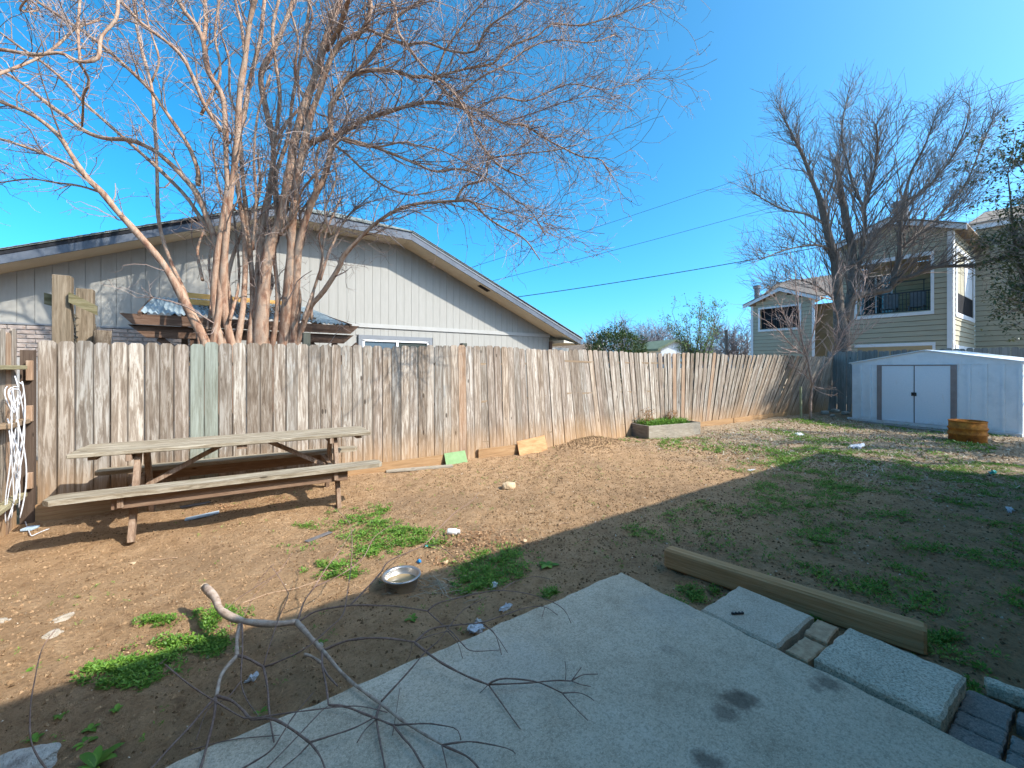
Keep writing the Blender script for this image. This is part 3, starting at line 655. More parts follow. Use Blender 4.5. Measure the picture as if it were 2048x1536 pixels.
dl = panel(D0+.057, mdl-.012, zb+.03, ze-.087, -.018, .016, M_sdoor, 'door'); dr = panel(mdl+.012, D1-.057, zb+.03, ze-.087, -.018, .016, M_sdoor, 'door')
panel(mdl-.0115, mdl+.0115, zb+.03, ze-.087, -.008, .005, M_black, 'door_gap')
panel(mdl-.05, mdl-.008, .80, .89, -.045, .027, M_black, 'handle', dl); panel(mdl+.008, mdl+.05, .80, .89, -.045, .027, M_black, 'handle', dr)
obj('gable', MB().prism([SP(-.01,-.01,ze-.058),SP(SLn+.01,-.01,ze-.058),SP(SLn+.02,-.01,ze),SP(SLn/2,-.01,zp),SP(-.02,-.01,ze)], sv*.02), M_shed, shed)
for a, b_ in ((-.06,SLn/2),(SLn+.06,SLn/2)):
    obj('roof_panel', MB().prism([SP(a,-.06,ze-.012),SP(b_,-.06,zp+.008),SP(b_,SD,zp+.008),SP(a,SD,ze-.012)], (0,0,.022)), M_shed, shed)
obj('side_wall', MB().prism([SP(SLn,0.02,zb),SP(SLn,SD,zb),SP(SLn,SD,ze),SP(SLn,.02,ze)], su*.012), M_shed, shed)
obj('corner_strip', MB().prism([SP(SLn-.05,-.018,zb),SP(SLn+.014,-.018,zb),SP(SLn+.014,-.018,ze-.06),SP(SLn-.05,-.018,ze-.06)], sv*.017), M_shed, shed)
obj('side_wall', MB().prism([SP(0,.02,zb),SP(0,SD,zb),SP(0,SD,ze),SP(0,.02,ze)], -su*.012), M_shed, shed)
obj('back_wall', MB().prism([SP(0,SD,zb),SP(SLn,SD,zb),SP(SLn,SD,ze),SP(0,SD,ze)], sv*.012), M_shed, shed)
for rr in range(2): obj('side_rib', MB().prism([SP(SLn+.013,.45+.55*rr,zb),SP(SLn+.013,.5+.55*rr,zb),SP(SLn+.013,.5+.55*rr,ze-.02),SP(SLn+.013,.45+.55*rr,ze-.02)], su*.012), M_shed, shed)
obj('base_rail', MB().prism([SP(-.08,-.09,.0),SP(SLn+.03,-.09,.0),SP(SLn+.03,-.09,.075),SP(-.08,-.09,.075)], sv*.07), M_shed, shed)
for a, z_, w_, h_ in ((2.62,.75,.09,.35),(2.8,.65,.06,.5),(.16,.55,.04,.08),(.42,1.2,.06,.09),(3.18,.62,.03,.5)):
    pass
# planks and rubble along the shed front
M_gplank = simple('grey_plank', (.22,.20,.18), (.36,.34,.31), 6, .9, .1, .3, .004, sc3=(4,.6,4))
for q, (a0, a1, off, lab) in enumerate(((.45,1.6,-.30,'weathered grey plank on the ground before the left shed door'),(1.0,2.3,-.42,'weathered grey plank on the ground nearest the barrel in front of the shed doors'),(.9,1.9,-.2,'short pale plank against the base rail of the shed'))):
    a = SP(a0,off,0); b_ = SP(a1,off-.05,0); a = onground(a,.02); b_ = onground(b_,.02)
    obj('plank', MB().bar(a, b_, .11, .035, bev=.004), M_gplank, label=lab, cat='plank')
# ================================================================== RUSTY BARREL
m, nt, b = newmat('rusty_steel', .85, .2); v = oc(nt, (1,1,1), False)
n1 = noise(nt, v, 5, 7, .7, .3); n2 = noise(nt, v, 30, 5, .7)
col = ramp(nt, n1, [(.32,(.16,.055,.018)),(.5,(.42,.15,.025)),(.62,(.55,.23,.04)),(.75,(.30,.10,.03))])
col = mix(nt, ramp(nt, n2, [(.5,0.),(.7,.6)]), col, (.09,.035,.018)); base(nt, b, col); bump(nt, b, n2, .4, .006); M_rusty = m
bc = onground(G(1946,885)+np.array((.17,.1,0)))
R0 = .285
brl = thing('rusty_barrel', bc, 'rusty orange open top steel drum cut down, standing before the shed', 'barrel')
pr = [(R0-.012,.0),(R0,.005),(R0,.16),(R0+.016,.175),(R0+.022,.19),(R0+.016,.205),(R0,.22),(R0,.28),(R0+.016,.295),(R0+.022,.31),(R0+.016,.325),(R0,.34),(R0,.455)]
obj('drum_wall', MB().lathe(pr+[(R0-.008,.455)]+[(r-.01,z) for r,z in pr[::-1]], bc-(0,0,.02), 56), M_rusty, brl, smooth=True)
th = np.linspace(0,2*math.pi,49); obj('drum_rim', MB().tube(np.c_[bc[0]+R0*np.cos(th), bc[1]+R0*np.sin(th), np.full(49,bc[2]+.437)], .011, 8), M_rusty, brl, smooth=True)
M_ash = simple('ash', (.05,.045,.04), (.11,.10,.09), 12, .95, .1, .8, .02)
obj('ash_fill', MB().lathe([(.001,.12),(R0-.012,.10)], bc-(0,0,.02), 40), M_ash, brl)
# ================================================================== APARTMENT BUILDINGS (right, background)
M_lap = simple('olive_lap_siding', (.37,.335,.245), (.43,.395,.295), 3, .75, .2, .2, .002, sc3=(.6,.6,6))
M_lapy = simple('tan_lap_siding', (.36,.30,.18), (.42,.35,.22), 3, .75, .2, .2, .002)
M_btrim = simple('bluish_white_trim', (.66,.68,.70), (.73,.75,.77), 3, .6, .3, .05, .002)
M_brown = simple('brown_shingle', (.20,.155,.12), (.33,.27,.215), 12, .95, .1, .5, .01)
M_rail2 = simple('black_rail_metal', (.012,.012,.014), (.025,.025,.028), 5, .4, .5)
def lapwall(parent, O, u, n, wid, z0, z1, pitch=.205, holes=(), clip=None, mat=None, t=.03):
    """one board object per course; O corner at z=0, u along the wall, n outward"""
    O = np.array(O,float); u = np.array(u,float); n = np.array(n,float)
    obj('wall_core', MB().prism([O-n*.03+(0,0,z0),O-n*.03+u*wid+(0,0,z0),O-n*.03+u*wid+(0,0,z1),O-n*.03+(0,0,z1)] if clip is None else
        [O-n*.03+u*a+(0,0,z_) for a, z_ in clip], -n*.01), M_dark, parent) if not holes else None  # near-black sheet behind the gaps, standing in for lap shadows
    z = z0; lap_shade = MB()  # near-black strips painting the same lap shadow lines on walls with openings
    while z < z1-.01:
        zt = min(z+pitch, z1); zm = (z+zt)/2
        if clip:
            xs_ = []
            for (a, za), (b_, zb_) in zip(clip, clip[1:]+clip[:1]):
                if (za-zm)*(zb_-zm) < 0: xs_.append(a+(b_-a)*(zm-za)/(zb_-za))
            if len(xs_) < 2: z = zt; continue
            spans = [(min(xs_), max(xs_))]
        else: spans = [(0, wid)]
        for h0, h1, hz0, hz1 in holes:
            if zm > hz0 and zm < hz1:
                ns_ = []
                for a, b_ in spans:
                    if h0 > a: ns_.append((a, min(b_, h0)))
                    if h1 < b_: ns_.append((max(a, h1), b_))
                spans = [q for q in ns_ if q[1]-q[0] > .02]
        for a, b_ in spans:
            pa, pb_ = O+u*a, O+u*b_
            lap_shade.prism([pa-n*.03+(0,0,z), pb_-n*.03+(0,0,z), pb_-n*.03+(0,0,zt), pa-n*.03+(0,0,zt)], n*.012)
            zc = zt-.016
            v = [pa+n*t+(0,0,z), pb_+n*t+(0,0,z), pb_+n*.006+(0,0,zc), pa+n*.006+(0,0,zc), pa-n*.016+(0,0,z), pb_-n*.016+(0,0,z), pb_-n*.016+(0,0,zc), pa-n*.016+(0,0,zc)]
            obj('siding_board', MB().ngon(v, [[0,1,2,3],[5,4,7,6],[1,0,4,5],[3,2,6,7],[0,3,7,4],[2,1,5,6]]), mat or M_lap, parent)
        z = zt
    if lap_shade.n and holes: obj('wall_core', lap_shade, M_dark, parent)
def pane3(parent, O, u, n, a0, a1, z0, z1, off, t, mat, name, **k):
    O = np.array(O,float); u = np.array(u,float); n = np.array(n,float)
    return obj(name, MB().prism([O+u*a0+n*off+(0,0,z0),O+u*a1+n*off+(0,0,z0),O+u*a1+n*off+(0,0,z1),O+u*a0+n*off+(0,0,z1)], n*t), mat, parent, **k)
apt = thing('apartment_building', (24,3.5,0), 'two storey olive lap sided apartment block with balcony behind the grey shed', 'building')
XA, YA0, YA1 = 23.9, 7.15, 3.45
U, Nn = (0,-1,0), (-1,0,0)
W_ = YA0-YA1
h0, h1 = YA0-6.45, YA0-4.05
EA = 6.95; PA = 7.62
lapwall(apt, (XA,YA0,0), U, Nn, W_, 1.6, EA, .21, [(h0,h1,3.85,6.12),(h0,h1+.05,1.0,2.45)], None)
obj('gable', MB().prism([(XA+.0,YA0,EA),(XA,YA1,EA),(XA,YA1-.25,EA),(XA,(YA0+YA1)/2,PA),(XA,YA0+.25,EA)], (.05,0,0)), M_lap, apt)
for z_ in np.arange(EA+.02, PA-.12, .21):
    hw = (W_/2+.2)*(PA-z_-.1)/(PA-EA)
    obj('siding_board', MB().box((XA-.012,(YA0+YA1)/2,z_+.1),(.02,2*hw,.2)), M_lap, apt)
for (a, b_, c_, d_) in ((h0-.1,h1+.1,3.72,3.85),(h0-.1,h1+.1,6.12,6.28),(h0-.1,h0,3.85,6.12),(h1,h1+.1,3.85,6.12),(h0-.1,h1+.14,2.45,2.58),(h1+.05,h1+.14,1.5,2.45)):
    pane3(apt, (XA,YA0,0), U, Nn, a, b_, c_, d_, .022, .02, M_btrim, 'trim_board')
pane3(apt, (XA,YA0,0), U, Nn, W_-.13, W_+.02, 1.5, EA, .024, .02, M_btrim, 'corner_board')
pane3(apt, (XA,YA0,0), U, Nn, -.02, .11, 1.5, EA, .024, .02, M_btrim, 'corner_board')
# gable rake boards and roof
for ya, yb in ((YA0+.45,(YA0+YA1)/2),(YA1-.45,(YA0+YA1)/2)):
    za = EA-.12
    obj('rake_board', MB().prism([(XA-.35,ya,za),(XA-.35,yb,PA+.05),(XA-.35,yb,PA+.27),(XA-.35,ya,za+.2)], (.04,0,0)), M_btrim, apt)
    obj('roof', MB().prism([(XA-.38,ya,za+.2),(XA-.38,yb,PA+.28),(XA+9,yb,PA+.28),(XA+9,ya,za+.2)], (0,0,.05)), M_brown, apt)
# balcony inside the opening
o3 = lambda nm, c, s, mt, par=apt, **k: obj(nm, MB().box(c, s), mt, par, **k)
o3('balcony_floor', (XA+.95,(YA0+YA1)/2,3.72), (1.8,W_-.1,.14), M_lap)
o3('balcony_ceiling', (XA+.95,(YA0+YA1)/2,6.3), (1.8,W_-.1,.06), M_lap)
lapwall(apt, (XA+1.8,YA0,0), U, Nn, W_, 3.8, 6.25, .21, [(.35,1.5,3.8,5.85)], None, M_lapy)
o3('balcony_door', (XA+1.84,YA0-.92,4.83), (.05,1.12,2.05), M_glass)
for y_ in (YA0-.36,YA0-.92,YA0-1.5): o3('door_frame', (XA+1.79,y_,4.83), (.05,.07,2.1), M_btrim)
bl = MB(); 
def balustrade(Y0, Y1, X_, zb_, zt_, parent):
    rl = obj('railing', MB().box((X_,(Y0+Y1)/2,zt_),(.05,abs(Y1-Y0),.05)).box((X_,(Y0+Y1)/2,zb_),(.04,abs(Y1-Y0),.04)), M_rail2, parent)
    me = MB().box((0,0,0),(.022,.022,zt_-zb_)).mesh('baluster', M_rail2)
    for y_ in np.arange(min(Y0,Y1)+.06, max(Y0,Y1), .115):
        o_ = bpy.data.objects.new('baluster', me); COL.objects.link(o_); put(o_, rl); o_.matrix_basis = Matrix.Translation((X_,y_,(zb_+zt_)/2))
balustrade(4.07, 6.43, XA+.12, 3.92, 4.72, apt)
obj('upper_rail', MB().box((XA+.25,5.2,5.2),(.03,1.9,.03)).box((XA+.25,4.3,4.95),(.03,.03,.5)).box((XA+.25,5.2,4.95),(.03,.03,.5)).box((XA+.25,6.1,4.95),(.03,.03,.5)), M_rail2, apt)
M_chair = simple('grey_chair', (.18,.19,.20),(.25,.26,.27),5)
for q, y_ in enumerate((4.6,5.5)):
    obj('balcony_chair', MB().box((XA+.7,y_,4.15),(.5,.5,.06)).box((XA+.93,y_,4.5),(.05,.5,.7)).box((XA+.5,y_-.22,3.97),(.04,.04,.36)).box((XA+.5,y_+.22,3.97),(.04,.04,.36)).box((XA+.9,y_-.22,3.97),(.04,.04,.36)).box((XA+.9,y_+.22,3.97),(.04,.04,.36)),
        M_chair, label=('grey chair on the apartment balcony nearer the corner board' if q==0 else 'grey chair on the apartment balcony nearer the big bare tree'), cat='chair')
# recess: wall facing the camera side with tall screened window, then the long wall to the right
U2, N2 = (1,0,0), (0,-1,0)
lapwall(apt, (XA,YA1,0), U2, N2, 5.2, 1.6, EA+.1, .21, [(.75,4.6,3.75,6.3)])
pane3(apt, (XA,YA1,0), U2, N2, 0.02, .30, 1.5, EA, .024, .02, M_btrim, 'corner_board')
sw = pane3(apt, (XA,YA1,0), U2, N2, .75, 4.6, 3.75, 6.3, -.02, .015, M_lap, 'window')
for a, b_, c_, d_, mt, nm in ((.55,.8,3.6,6.45,M_btrim,'frame'),(4.5,4.85,3.6,6.45,M_btrim,'frame'),(.8,4.5,3.6,3.78,M_btrim,'frame'),(.8,4.5,6.28,6.45,M_btrim,'frame'),(.85,4.45,3.79,4.6,M_dark,'screen'),(2.6,4.45,4.62,6.26,M_btrim,'blind')):
    pane3(apt, (XA,YA1,0), U2, N2, a, b_, c_, d_, .022 if nm=='frame' else .004, .03 if nm=='frame' else .012, mt, nm)
pane3(apt, (XA,YA1,0), U2, N2, .5, 4.7, 2.3, 2.45, .024, .02, M_btrim, 'trim_board')
XC = 29.2
lapwall(apt, (XC,YA1,0), U, Nn, 9.5, 1.6, 8.0, .235)
obj('fascia', MB().box((XC-.3,-1.2,8.05),(.06,9.6,.25)), M_btrim, apt)
obj('roof', MB().prism([(XC-.4,3.7,8.15),(XC-.4,-6.2,8.15),(XC+5,-6.2,9.9),(XC+5,3.7,9.9)], (0,0,.06)), M_brown, apt)
obj('chimney_pipe', MB().tube([(27,5.6,7.3),(27,5.6,9.3)],.28,14).tube([(27,5.6,9.3),(27,5.6,9.45)],.36,14), M_gframe, apt)
# smaller building further left
far_b = thing('distant_townhouse', (33.5,13,0), 'far tan gabled townhouse with dark balcony opening left of the big bare tree', 'building')
XB = 33.0; YB0, YB1 = 15.25, 11.2; WB = YB0-YB1
b0, b1, bz0, bz1 = .62, 3.15, 4.3, 5.8
EB, PB2 = 6.1, 6.9
lapwall(far_b, (XB,YB0,0), U, Nn, WB, 1.5, EB, .26, [(b0,b1,bz0,bz1)])
for z_ in np.arange(EB, PB2-.2, .26):
    hw = (WB/2)*(PB2-z_-.13)/(PB2-EB); obj('siding_board', MB().box((XB-.01,(YB0+YB1)/2,z_+.13),(.02,2*hw,.25)), M_lap, far_b)
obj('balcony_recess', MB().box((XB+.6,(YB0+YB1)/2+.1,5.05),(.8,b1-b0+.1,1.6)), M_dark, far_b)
for a, b_, c_, d_ in ((b0-.13,b1+.13,bz0-.13,bz0),(b0-.13,b1+.13,bz1,bz1+.13),(b0-.13,b0,bz0,bz1),(b1,b1+.13,bz0,bz1),(-.02,.14,1.5,EB),(WB-.14,WB+.02,1.5,EB)):
    pane3(far_b, (XB,YB0,0), U, Nn, a, b_, c_, d_, .024, .03, M_btrim, 'trim_board')
balustrade(YB0-b0-.03, YB0-b1+.03, XB+.1, bz0+.05, bz0+.75, far_b)
for ya, yb in ((YB0+.45,(YB0+YB1)/2),(YB1-.45,(YB0+YB1)/2)):
    za = EB-.15
    obj('rake_board', MB().prism([(XB-.4,ya,za),(XB-.4,yb,PB2+.02),(XB-.4,yb,PB2+.27),(XB-.4,ya,za+.22)], (.05,0,0)), M_btrim, far_b)
    obj('roof', MB().prism([(XB-.43,ya,za+.23),(XB-.43,yb,PB2+.28),(XB+8,yb,PB2+.28),(XB+8,ya,za+.23)], (0,0,.06)), M_brown, far_b)
pane3(far_b, (XB,YB0,0), (1,0,0), (0,1,0), 0, 8, 1.5, EB, 0, .02, M_lap, 'side_wall')
obj('back_wall', MB().box((XB+2.6,9.8,3.4),(.1,8.4,5.4)), M_lapy, far_b)
obj('roof', MB().prism([(XB+1.8,16.0,6.5),(XB+1.8,5.9,6.5),(XB+6,5.9,8.6),(XB+6,16.0,8.6)], (0,0,.08)), M_brown, far_b)
obj('side_gable', MB().prism([(XB+1.9,15.8,4.2),(XB+1.9,15.8,6.45),(XB+6,15.8,8.5),(XB+6,15.8,4.2)], (0,.05,0)), M_lap, far_b)
cpt = PX(1514,585,XB+3)
obj('chimney_pipe', MB().tube([cpt-(0,0,1.2),cpt+(0,0,.3)],.2,12).tube([cpt+(0,0,.3),cpt+(0,0,.55)],.28,12), M_gframe, far_b)
# grey roofed house and small white gable far off, between the houses
dh = thing('distant_house', (24,24,0), 'low far house with plain grey roof beyond the right eave of the cream house', 'house')
A = P(1100,684,32); B = P(1200,690,32)
obj('roof', MB().prism([A,B,B+(0,0,-.5),A+(0,0,-.5)], (3,4,.0)), M_brown, dh); obj('wall', MB().prism([A+(0,.3,-.5),B+(0,.3,-.5),B*(1,1,0)+(0,.3,0),A*(1,1,0)+(0,.3,0)], (2.6,3.6,0)), M_lapy, dh)
wg = thing('white_outbuilding', tuple(P(1352,760,30)*(1,1,0)), 'small far white gabled house beyond the fence below the pale green tree', 'house')
def Q(px, py, d=30): return P(px, py, d)
obj('wall', MB().prism([Q(1322,712),Q(1372,712),Q(1372,690),Q(1352,681),Q(1322,698)], (1,3,0)), M_white, wg)
obj('roof', MB().prism([Q(1316,702,29.8),Q(1352,682,29.8),Q(1352,678,29.8),Q(1316,697,29.8)], (1.2,3.4,0)).prism([Q(1352,682,29.8),Q(1382,694,29.8),Q(1382,689,29.8),Q(1352,678,29.8)], (1.2,3.4,0)), simple('far_green_roof',(.14,.17,.10),(.2,.23,.15),3), wg)
g2 = thing('pale_roofed_house', tuple(P(1410,760,40)*(1,1,0)), 'far low house with pale grey roof right of the pale green tree', 'house')
obj('roof', MB().prism([Q(1375,716,40),Q(1450,716,40),Q(1440,700,40),Q(1390,700,40)], (1,3,0)), M_gplank, g2)
# utility pole and wires
M_pole = simple('pole_wood', (.16,.12,.10), (.24,.19,.16), 10, .9, .1)
p = P(1452,660,34); p2 = P(1454,735,34)
obj('utility_pole', MB().tube([(p2[0],p2[1],-1),tuple(p)],.11,10), M_pole, label='slim brown utility pole far behind the fence', cat='pole')
M_wire = simple('black_wire', (.015,.03,.04), (.025,.045,.055), 3, .5, .3)
def wire(pa, pb_, da, db, r, sag, label):
    A = P(*pa, da); B = P(*pb_, db); t = np.linspace(0,1,30)[:,None]
    pts = A+(B-A)*t; pts[:,2] -= (sag*4*t*(1-t))[:,0]
    obj('power_line', MB().tube(pts, r, 5), M_wire, label=label, cat='wire', group='overhead wires')
wire((1005,598),(1720,478),17,17,.016,.12,'thickest dark overhead cable running from the cream house roof to the big bare tree')
wire((930,575),(1700,370),26,26,.013,.15,'lower of two thin overhead wires above the thick cable')
wire((900,548),(1740,268),28,28,.013,.15,'upper thin overhead wire rising behind the big bare tree from the house roof')
wire((1650,290),(2200,105),28,28,.017,.05,'thin overhead wire crossing the sky at the upper right edge')
wire((1640,492),(2250,395),17,17,.010,.05,'dark cable passing through the big bare tree towards the right edge')
# ================================================================== TREES
def resample(p, n):
    p = np.asarray(p, float); k = len(p)
    e = np.vstack([2*p[0]-p[1], p, 2*p[-1]-p[-2]])
    L = np.concatenate([[0], np.cumsum(np.linalg.norm(np.diff(p,axis=0),axis=1))]); t = np.interp(np.linspace(0,L[-1],n), L, np.arange(k))
    i = np.minimum(t.astype(int), k-2); f = (t-i)[:,None]
    a, b_, c_, d_ = e[i], e[i+1], e[i+2], e[i+3]
    return .5*(2*b_+(c_-a)*f+(2*a-5*b_+4*c_-d_)*f**2+(3*b_-a-3*c_+d_)*f**3)
def grow(mb, nodes, n, Lr, nseg, curl, up, k, spread, rf=(.55,.25), out=None, fwd=.8, minr=.0016, wts=None, rmax=1, shell=None, ow=.45):
    """side shoots from a cloud of nodes (point, tangent, radius); returns the cloud of their own nodes"""
    P0, T0, R0 = nodes
    w_ = None if wts is None else wts/wts.sum()
    idx = rng.choice(len(P0), n, p=w_); p = P0[idx].copy(); t0 = T0[idx]; r0 = np.minimum(np.maximum(R0[idx]*rf[0], minr*1.4), rmax)
    rnd = rng.normal(size=(n,3)); rnd -= t0*np.sum(rnd*t0,1)[:,None]; rnd /= np.linalg.norm(rnd,axis=1)[:,None]+1e-9
    d = t0*fwd+rnd*spread
    if out is not None: o_ = p-out; o_ /= np.linalg.norm(o_,axis=1)[:,None]+1e-9; d = d+o_*ow
    d /= np.linalg.norm(d,axis=1)[:,None]; L = rng.uniform(*Lr, n)[:,None]
    if shell is not None:
        rn = np.linalg.norm((p-shell[0])/shell[1],axis=1); L = np.clip((1-rn)*shell[1].mean()*rng.uniform(.65,1.15,n), .35, 3.2)[:,None]
    pts=[p]; ts=[d]; cur = rng.normal(size=(n,3))*curl
    for s_ in range(nseg):
        d = d+rng.normal(size=(n,3))*curl+cur*.5; d[:,2] += up; d /= np.linalg.norm(d,axis=1)[:,None]
        p = p+d*L/nseg; pts.append(p); ts.append(d)
    Pn = np.stack(pts,1); Tn = np.stack(ts,1); f = np.linspace(1,rf[1],nseg+1)[None]; Rn = np.maximum(r0[:,None]*f, minr)
    mb.tubes(Pn, Rn, k)
    return Pn[:,1:].reshape(-1,3), Tn[:,1:].reshape(-1,3), Rn[:,1:].reshape(-1)
# ---- crape myrtle
m, nt, b = newmat('crape_myrtle_bark', .75, .25); v = oc(nt, (1,1,1), False)
n1 = noise(nt, oc(nt,(9,9,2.2),False), 1.4, 5, .6, .8); n2 = noise(nt, v, 40, 4, .7)
col = ramp(nt, n1, [(.33,(.17,.075,.042)),(.45,(.29,.165,.10)),(.58,(.38,.255,.17)),(.7,(.27,.205,.15))])
col = mix(nt, ramp(nt, n2, [(.52,0.),(.75,.6)]), col, (.16,.085,.06)); base(nt, b, col); bump(nt, b, math_(nt,'ADD',n1,math_(nt,'MULTIPLY',n2,.4)), .6, .012); M_myrtle = m
M_twig = leafmat('crape_myrtle_twig', (.20,.14,.112), (.37,.275,.22), (.13,.085,.068), .8, .2)
TY = 7.35
tree = thing('crape_myrtle', PY(530,690,TY)*(1,1,0), 'large bare multi stemmed crape myrtle with tan peeling trunks behind the fence', 'tree')
ALL = {}
CLOUD = []
def stem(key, px, w0, w1, dend, parent=None, twigs=1., ground=False, par=None, cloud=None, mat=None, Yb=None, name='stem', k=10, wig=.06, thin=.62):
    px = np.array(px, float); n = max(14, int(np.linalg.norm(np.diff(px,axis=0),axis=1).sum()/14))
    q = resample(px, n)
    if parent is None: d0 = (Yb or TY)/(CS-SN*(px[0,0]-1024)/F)
    else:
        pp, pd = ALL[parent]; d0 = pd[np.argmin(np.hypot(pp[:,0]-px[0,0], pp[:,1]-px[0,1]))]
    t = np.linspace(0,1,n); ph = rng.uniform(0,6.28)
    d = d0+(dend-d0)*t**1.1+wig*np.sin(t*7+ph)*t
    ALL[key] = (q, d)
    pts = np.array([P(a, b_, dd) for (a, b_), dd in zip(q, d)])
    wpx = w0+(w1-w0)*t**.75
    r = wpx*d/F/2*thin*(1+.07*np.sin(t*31+ph)+.06*np.sin(t*13+2*ph)+.05*np.sin(t*57+ph*3))
    if ground:
        g = pts[0].copy(); ex_ = np.array([[g[0]*.93+tree.location[0]*.07, g[1]+.02, z] for z in np.linspace(-.1, g[2], 6)[:-1]])
        pts = np.vstack([ex_, pts]); r = np.concatenate([np.linspace(r[0]*1.05, r[0], 5), r])
    mb = MB(); mb.tube(pts, r, k)
    obj(name, mb, mat or M_myrtle, par or tree, smooth=True)
    tg = np.gradient(pts, axis=0); tg /= np.linalg.norm(tg,axis=1)[:,None]+1e-9
    s_ = int(len(pts)*(1-twigs)) if parent is None else int(len(pts)*.05*(1 if twigs<1 else 0))
    (cloud if cloud is not None else CLOUD).append((pts[s_:], tg[s_:], r[s_:], np.full(len(pts)-s_, .6)+.8*np.linspace(0,1,len(pts)-s_)))
St = stem
St('a',[(410,682),(378,620),(355,575),(322,522),(267,458),(232,420),(205,386),(171,352),(137,301),(116,270),(68,232),(0,203),(-60,180)],30,9,5.4,ground=True,twigs=.7)
St('a2',[(171,352),(143,331),(79,304),(0,277),(-70,255)],12,6,5.2,'a')
St('a3',[(205,386),(160,372),(110,365),(60,358),(0,365)],8,4,5.9,'a')
St('b',[(428,680),(440,600),(437,506),(413,434),(393,386),(362,349),(338,325),(308,301),(260,280),(212,277),(171,263),(130,232),(92,205),(51,171),(0,140),(-50,118)],24,8,6.6,ground=True,twigs=.75)
St('c',[(430,470),(400,434),(372,393),(325,345),(284,308),(222,253),(171,208),(137,171),(96,133),(51,102),(0,65)],13,7,7.2,'b')
St('d',[(396,372),(396,342),(376,290),(342,239),(301,181),(256,137),(205,92),(154,55),(85,10),(60,-10)],13,8,5.8,'b')
St('e',[(398,676),(372,590),(342,525),(318,444),(314,342),(308,219),(301,164),(284,102),(273,51),(267,-10)],12,8,8.0,ground=True,twigs=.6)
St('e2',[(303,164),(318,120),(300,60),(285,0)],7,5,7.4,'e')
St('f',[(440,682),(428,610),(434,513),(454,386),(452,320),(451,253),(444,191),(417,143),(407,85),(392,50),(372,27),(350,-12)],22,13,6.0,ground=True,twigs=.7)
St('f2',[(444,262),(410,212),(390,164),(366,116),(335,85),(280,44),(246,7),(225,-10)],13,9,5.2,'f')
St('f3',[(407,85),(412,40),(408,-10)],13,12,6.4,'f')
St('g',[(462,684),(447,600),(452,470),(462,380),(474,290),(479,191),(489,126),(496,68),(500,40),(512,-12)],26,15,5.9,ground=True,twigs=.65)
St('g2',[(490,130),(484,60),(470,0)],10,8,6.3,'g')
St('h',[(476,684),(488,590),(490,480),(478,393),(470,300),(486,240),(500,160),(520,80),(530,-10)],18,12,7.4,ground=True,twigs=.6)
St('i',[(500,684),(506,600),(500,500),(492,420),(484,340),(480,273)],20,12,7.0,ground=True,twigs=.5)
St('k',[(520,684),(533,525),(548,470),(561,444),(581,342),(588,290),(612,205),(632,147),(653,75),(673,17),(682,-20)],42,19,6.5,ground=True,twigs=.7,k=14)
St('l',[(512,640),(518,540),(526,444),(540,376),(547,290),(530,210),(522,150),(547,100),(561,68),(581,17),(590,-12)],26,14,7.4,'k',twigs=.7)
St('l2',[(547,290),(560,200),(552,130),(545,60),(560,-10)],13,9,6.9,'l')
St('m',[(598,330),(612,298),(625,284),(666,270),(680,270),(721,243),(782,222),(830,208),(871,205),(919,214),(953,219),(1005,246),(1049,251),(1090,277),(1128,297),(1165,314),(1199,318),(1220,345)],19,3,6.2,'k')
St('n',[(566,684),(578,560),(583,470),(588,410),(595,359),(610,280),(622,230),(640,180),(660,120),(682,85),(724,61),(741,20),(736,-10)],34,13,6.2,ground=True,twigs=.65,k=12)
St('o',[(584,684),(592,560),(598,490),(622,410),(649,352),(663,290),(660,219),(672,195),(690,161),(715,146),(748,140),(793,143),(827,154),(861,155),(899,191),(933,219),(953,273),(981,314),(1008,338),(1040,352)],30,5,5.9,ground=True,twigs=.7)
St('o2',[(663,300),(680,277),(714,285),(748,294),(793,311),(834,328),(871,343),(919,338),(970,355),(1022,396),(1060,420),(1090,470)],13,3,6.5,'o')
St('o3',[(664,270),(690,282),(748,294),(806,284),(830,290),(880,300),(940,330)],9,3,5.4,'o')
St('o4',[(660,285),(690,305),(714,328),(741,352),(776,376),(817,390),(851,386),(900,376)],9,3,7.0,'o')
St('p',[(596,682),(612,634),(622,611),(647,583),(678,535),(687,512),(731,465),(759,441),(800,417),(841,407),(912,402),(943,403),(970,431),(1005,455),(1049,478),(1080,520)],20,4,5.7,ground=True,twigs=.75)
St('p2',[(912,402),(930,372),(970,359),(974,335),(977,318),(1039,308),(1107,301),(1150,290)],9,3,5.4,'p')
St('p3',[(943,403),(1000,420),(1070,440),(1110,452)],5,2,5.9,'p')
St('q',[(653,100),(676,60),(690,20),(700,-10)],16,14,5.8,'k')
St('r',[(714,80),(731,58),(765,72),(813,89),(851,85),(902,102),(950,102),(970,61),(998,38),(1040,10),(1060,-10)],10,5,5.6,'n')
St('s',[(770,-10),(789,10),(796,61),(813,89),(844,130),(871,154),(902,178),(933,226)],9,6,5.8,'r')
St('t',[(700,155),(714,143),(748,106),(772,68),(793,34),(834,7),(860,-14)],13,8,6.3,'o')
St('u',[(871,154),(930,138),(988,126),(1008,99),(1056,79),(1080,68),(1104,48),(1158,51),(1210,38),(1261,20),(1300,5)],9,3,6.0,'o')
St('v',[(899,192),(925,180),(970,150),(1010,130),(1060,95),(1110,80),(1180,85),(1230,70)],7,3,6.8,'o')
St('w',[(953,219),(1001,195),(1052,202),(1095,185),(1141,168),(1213,179),(1261,164),(1300,157)],7,2,6.4,'m')
St('x',[(870,152),(892,99),(926,51),(970,0),(985,-20)],7,5,6.0,'o')
St('y',[(1005,246),(1070,225),(1140,200),(1200,190)],5,2,5.5,'m')
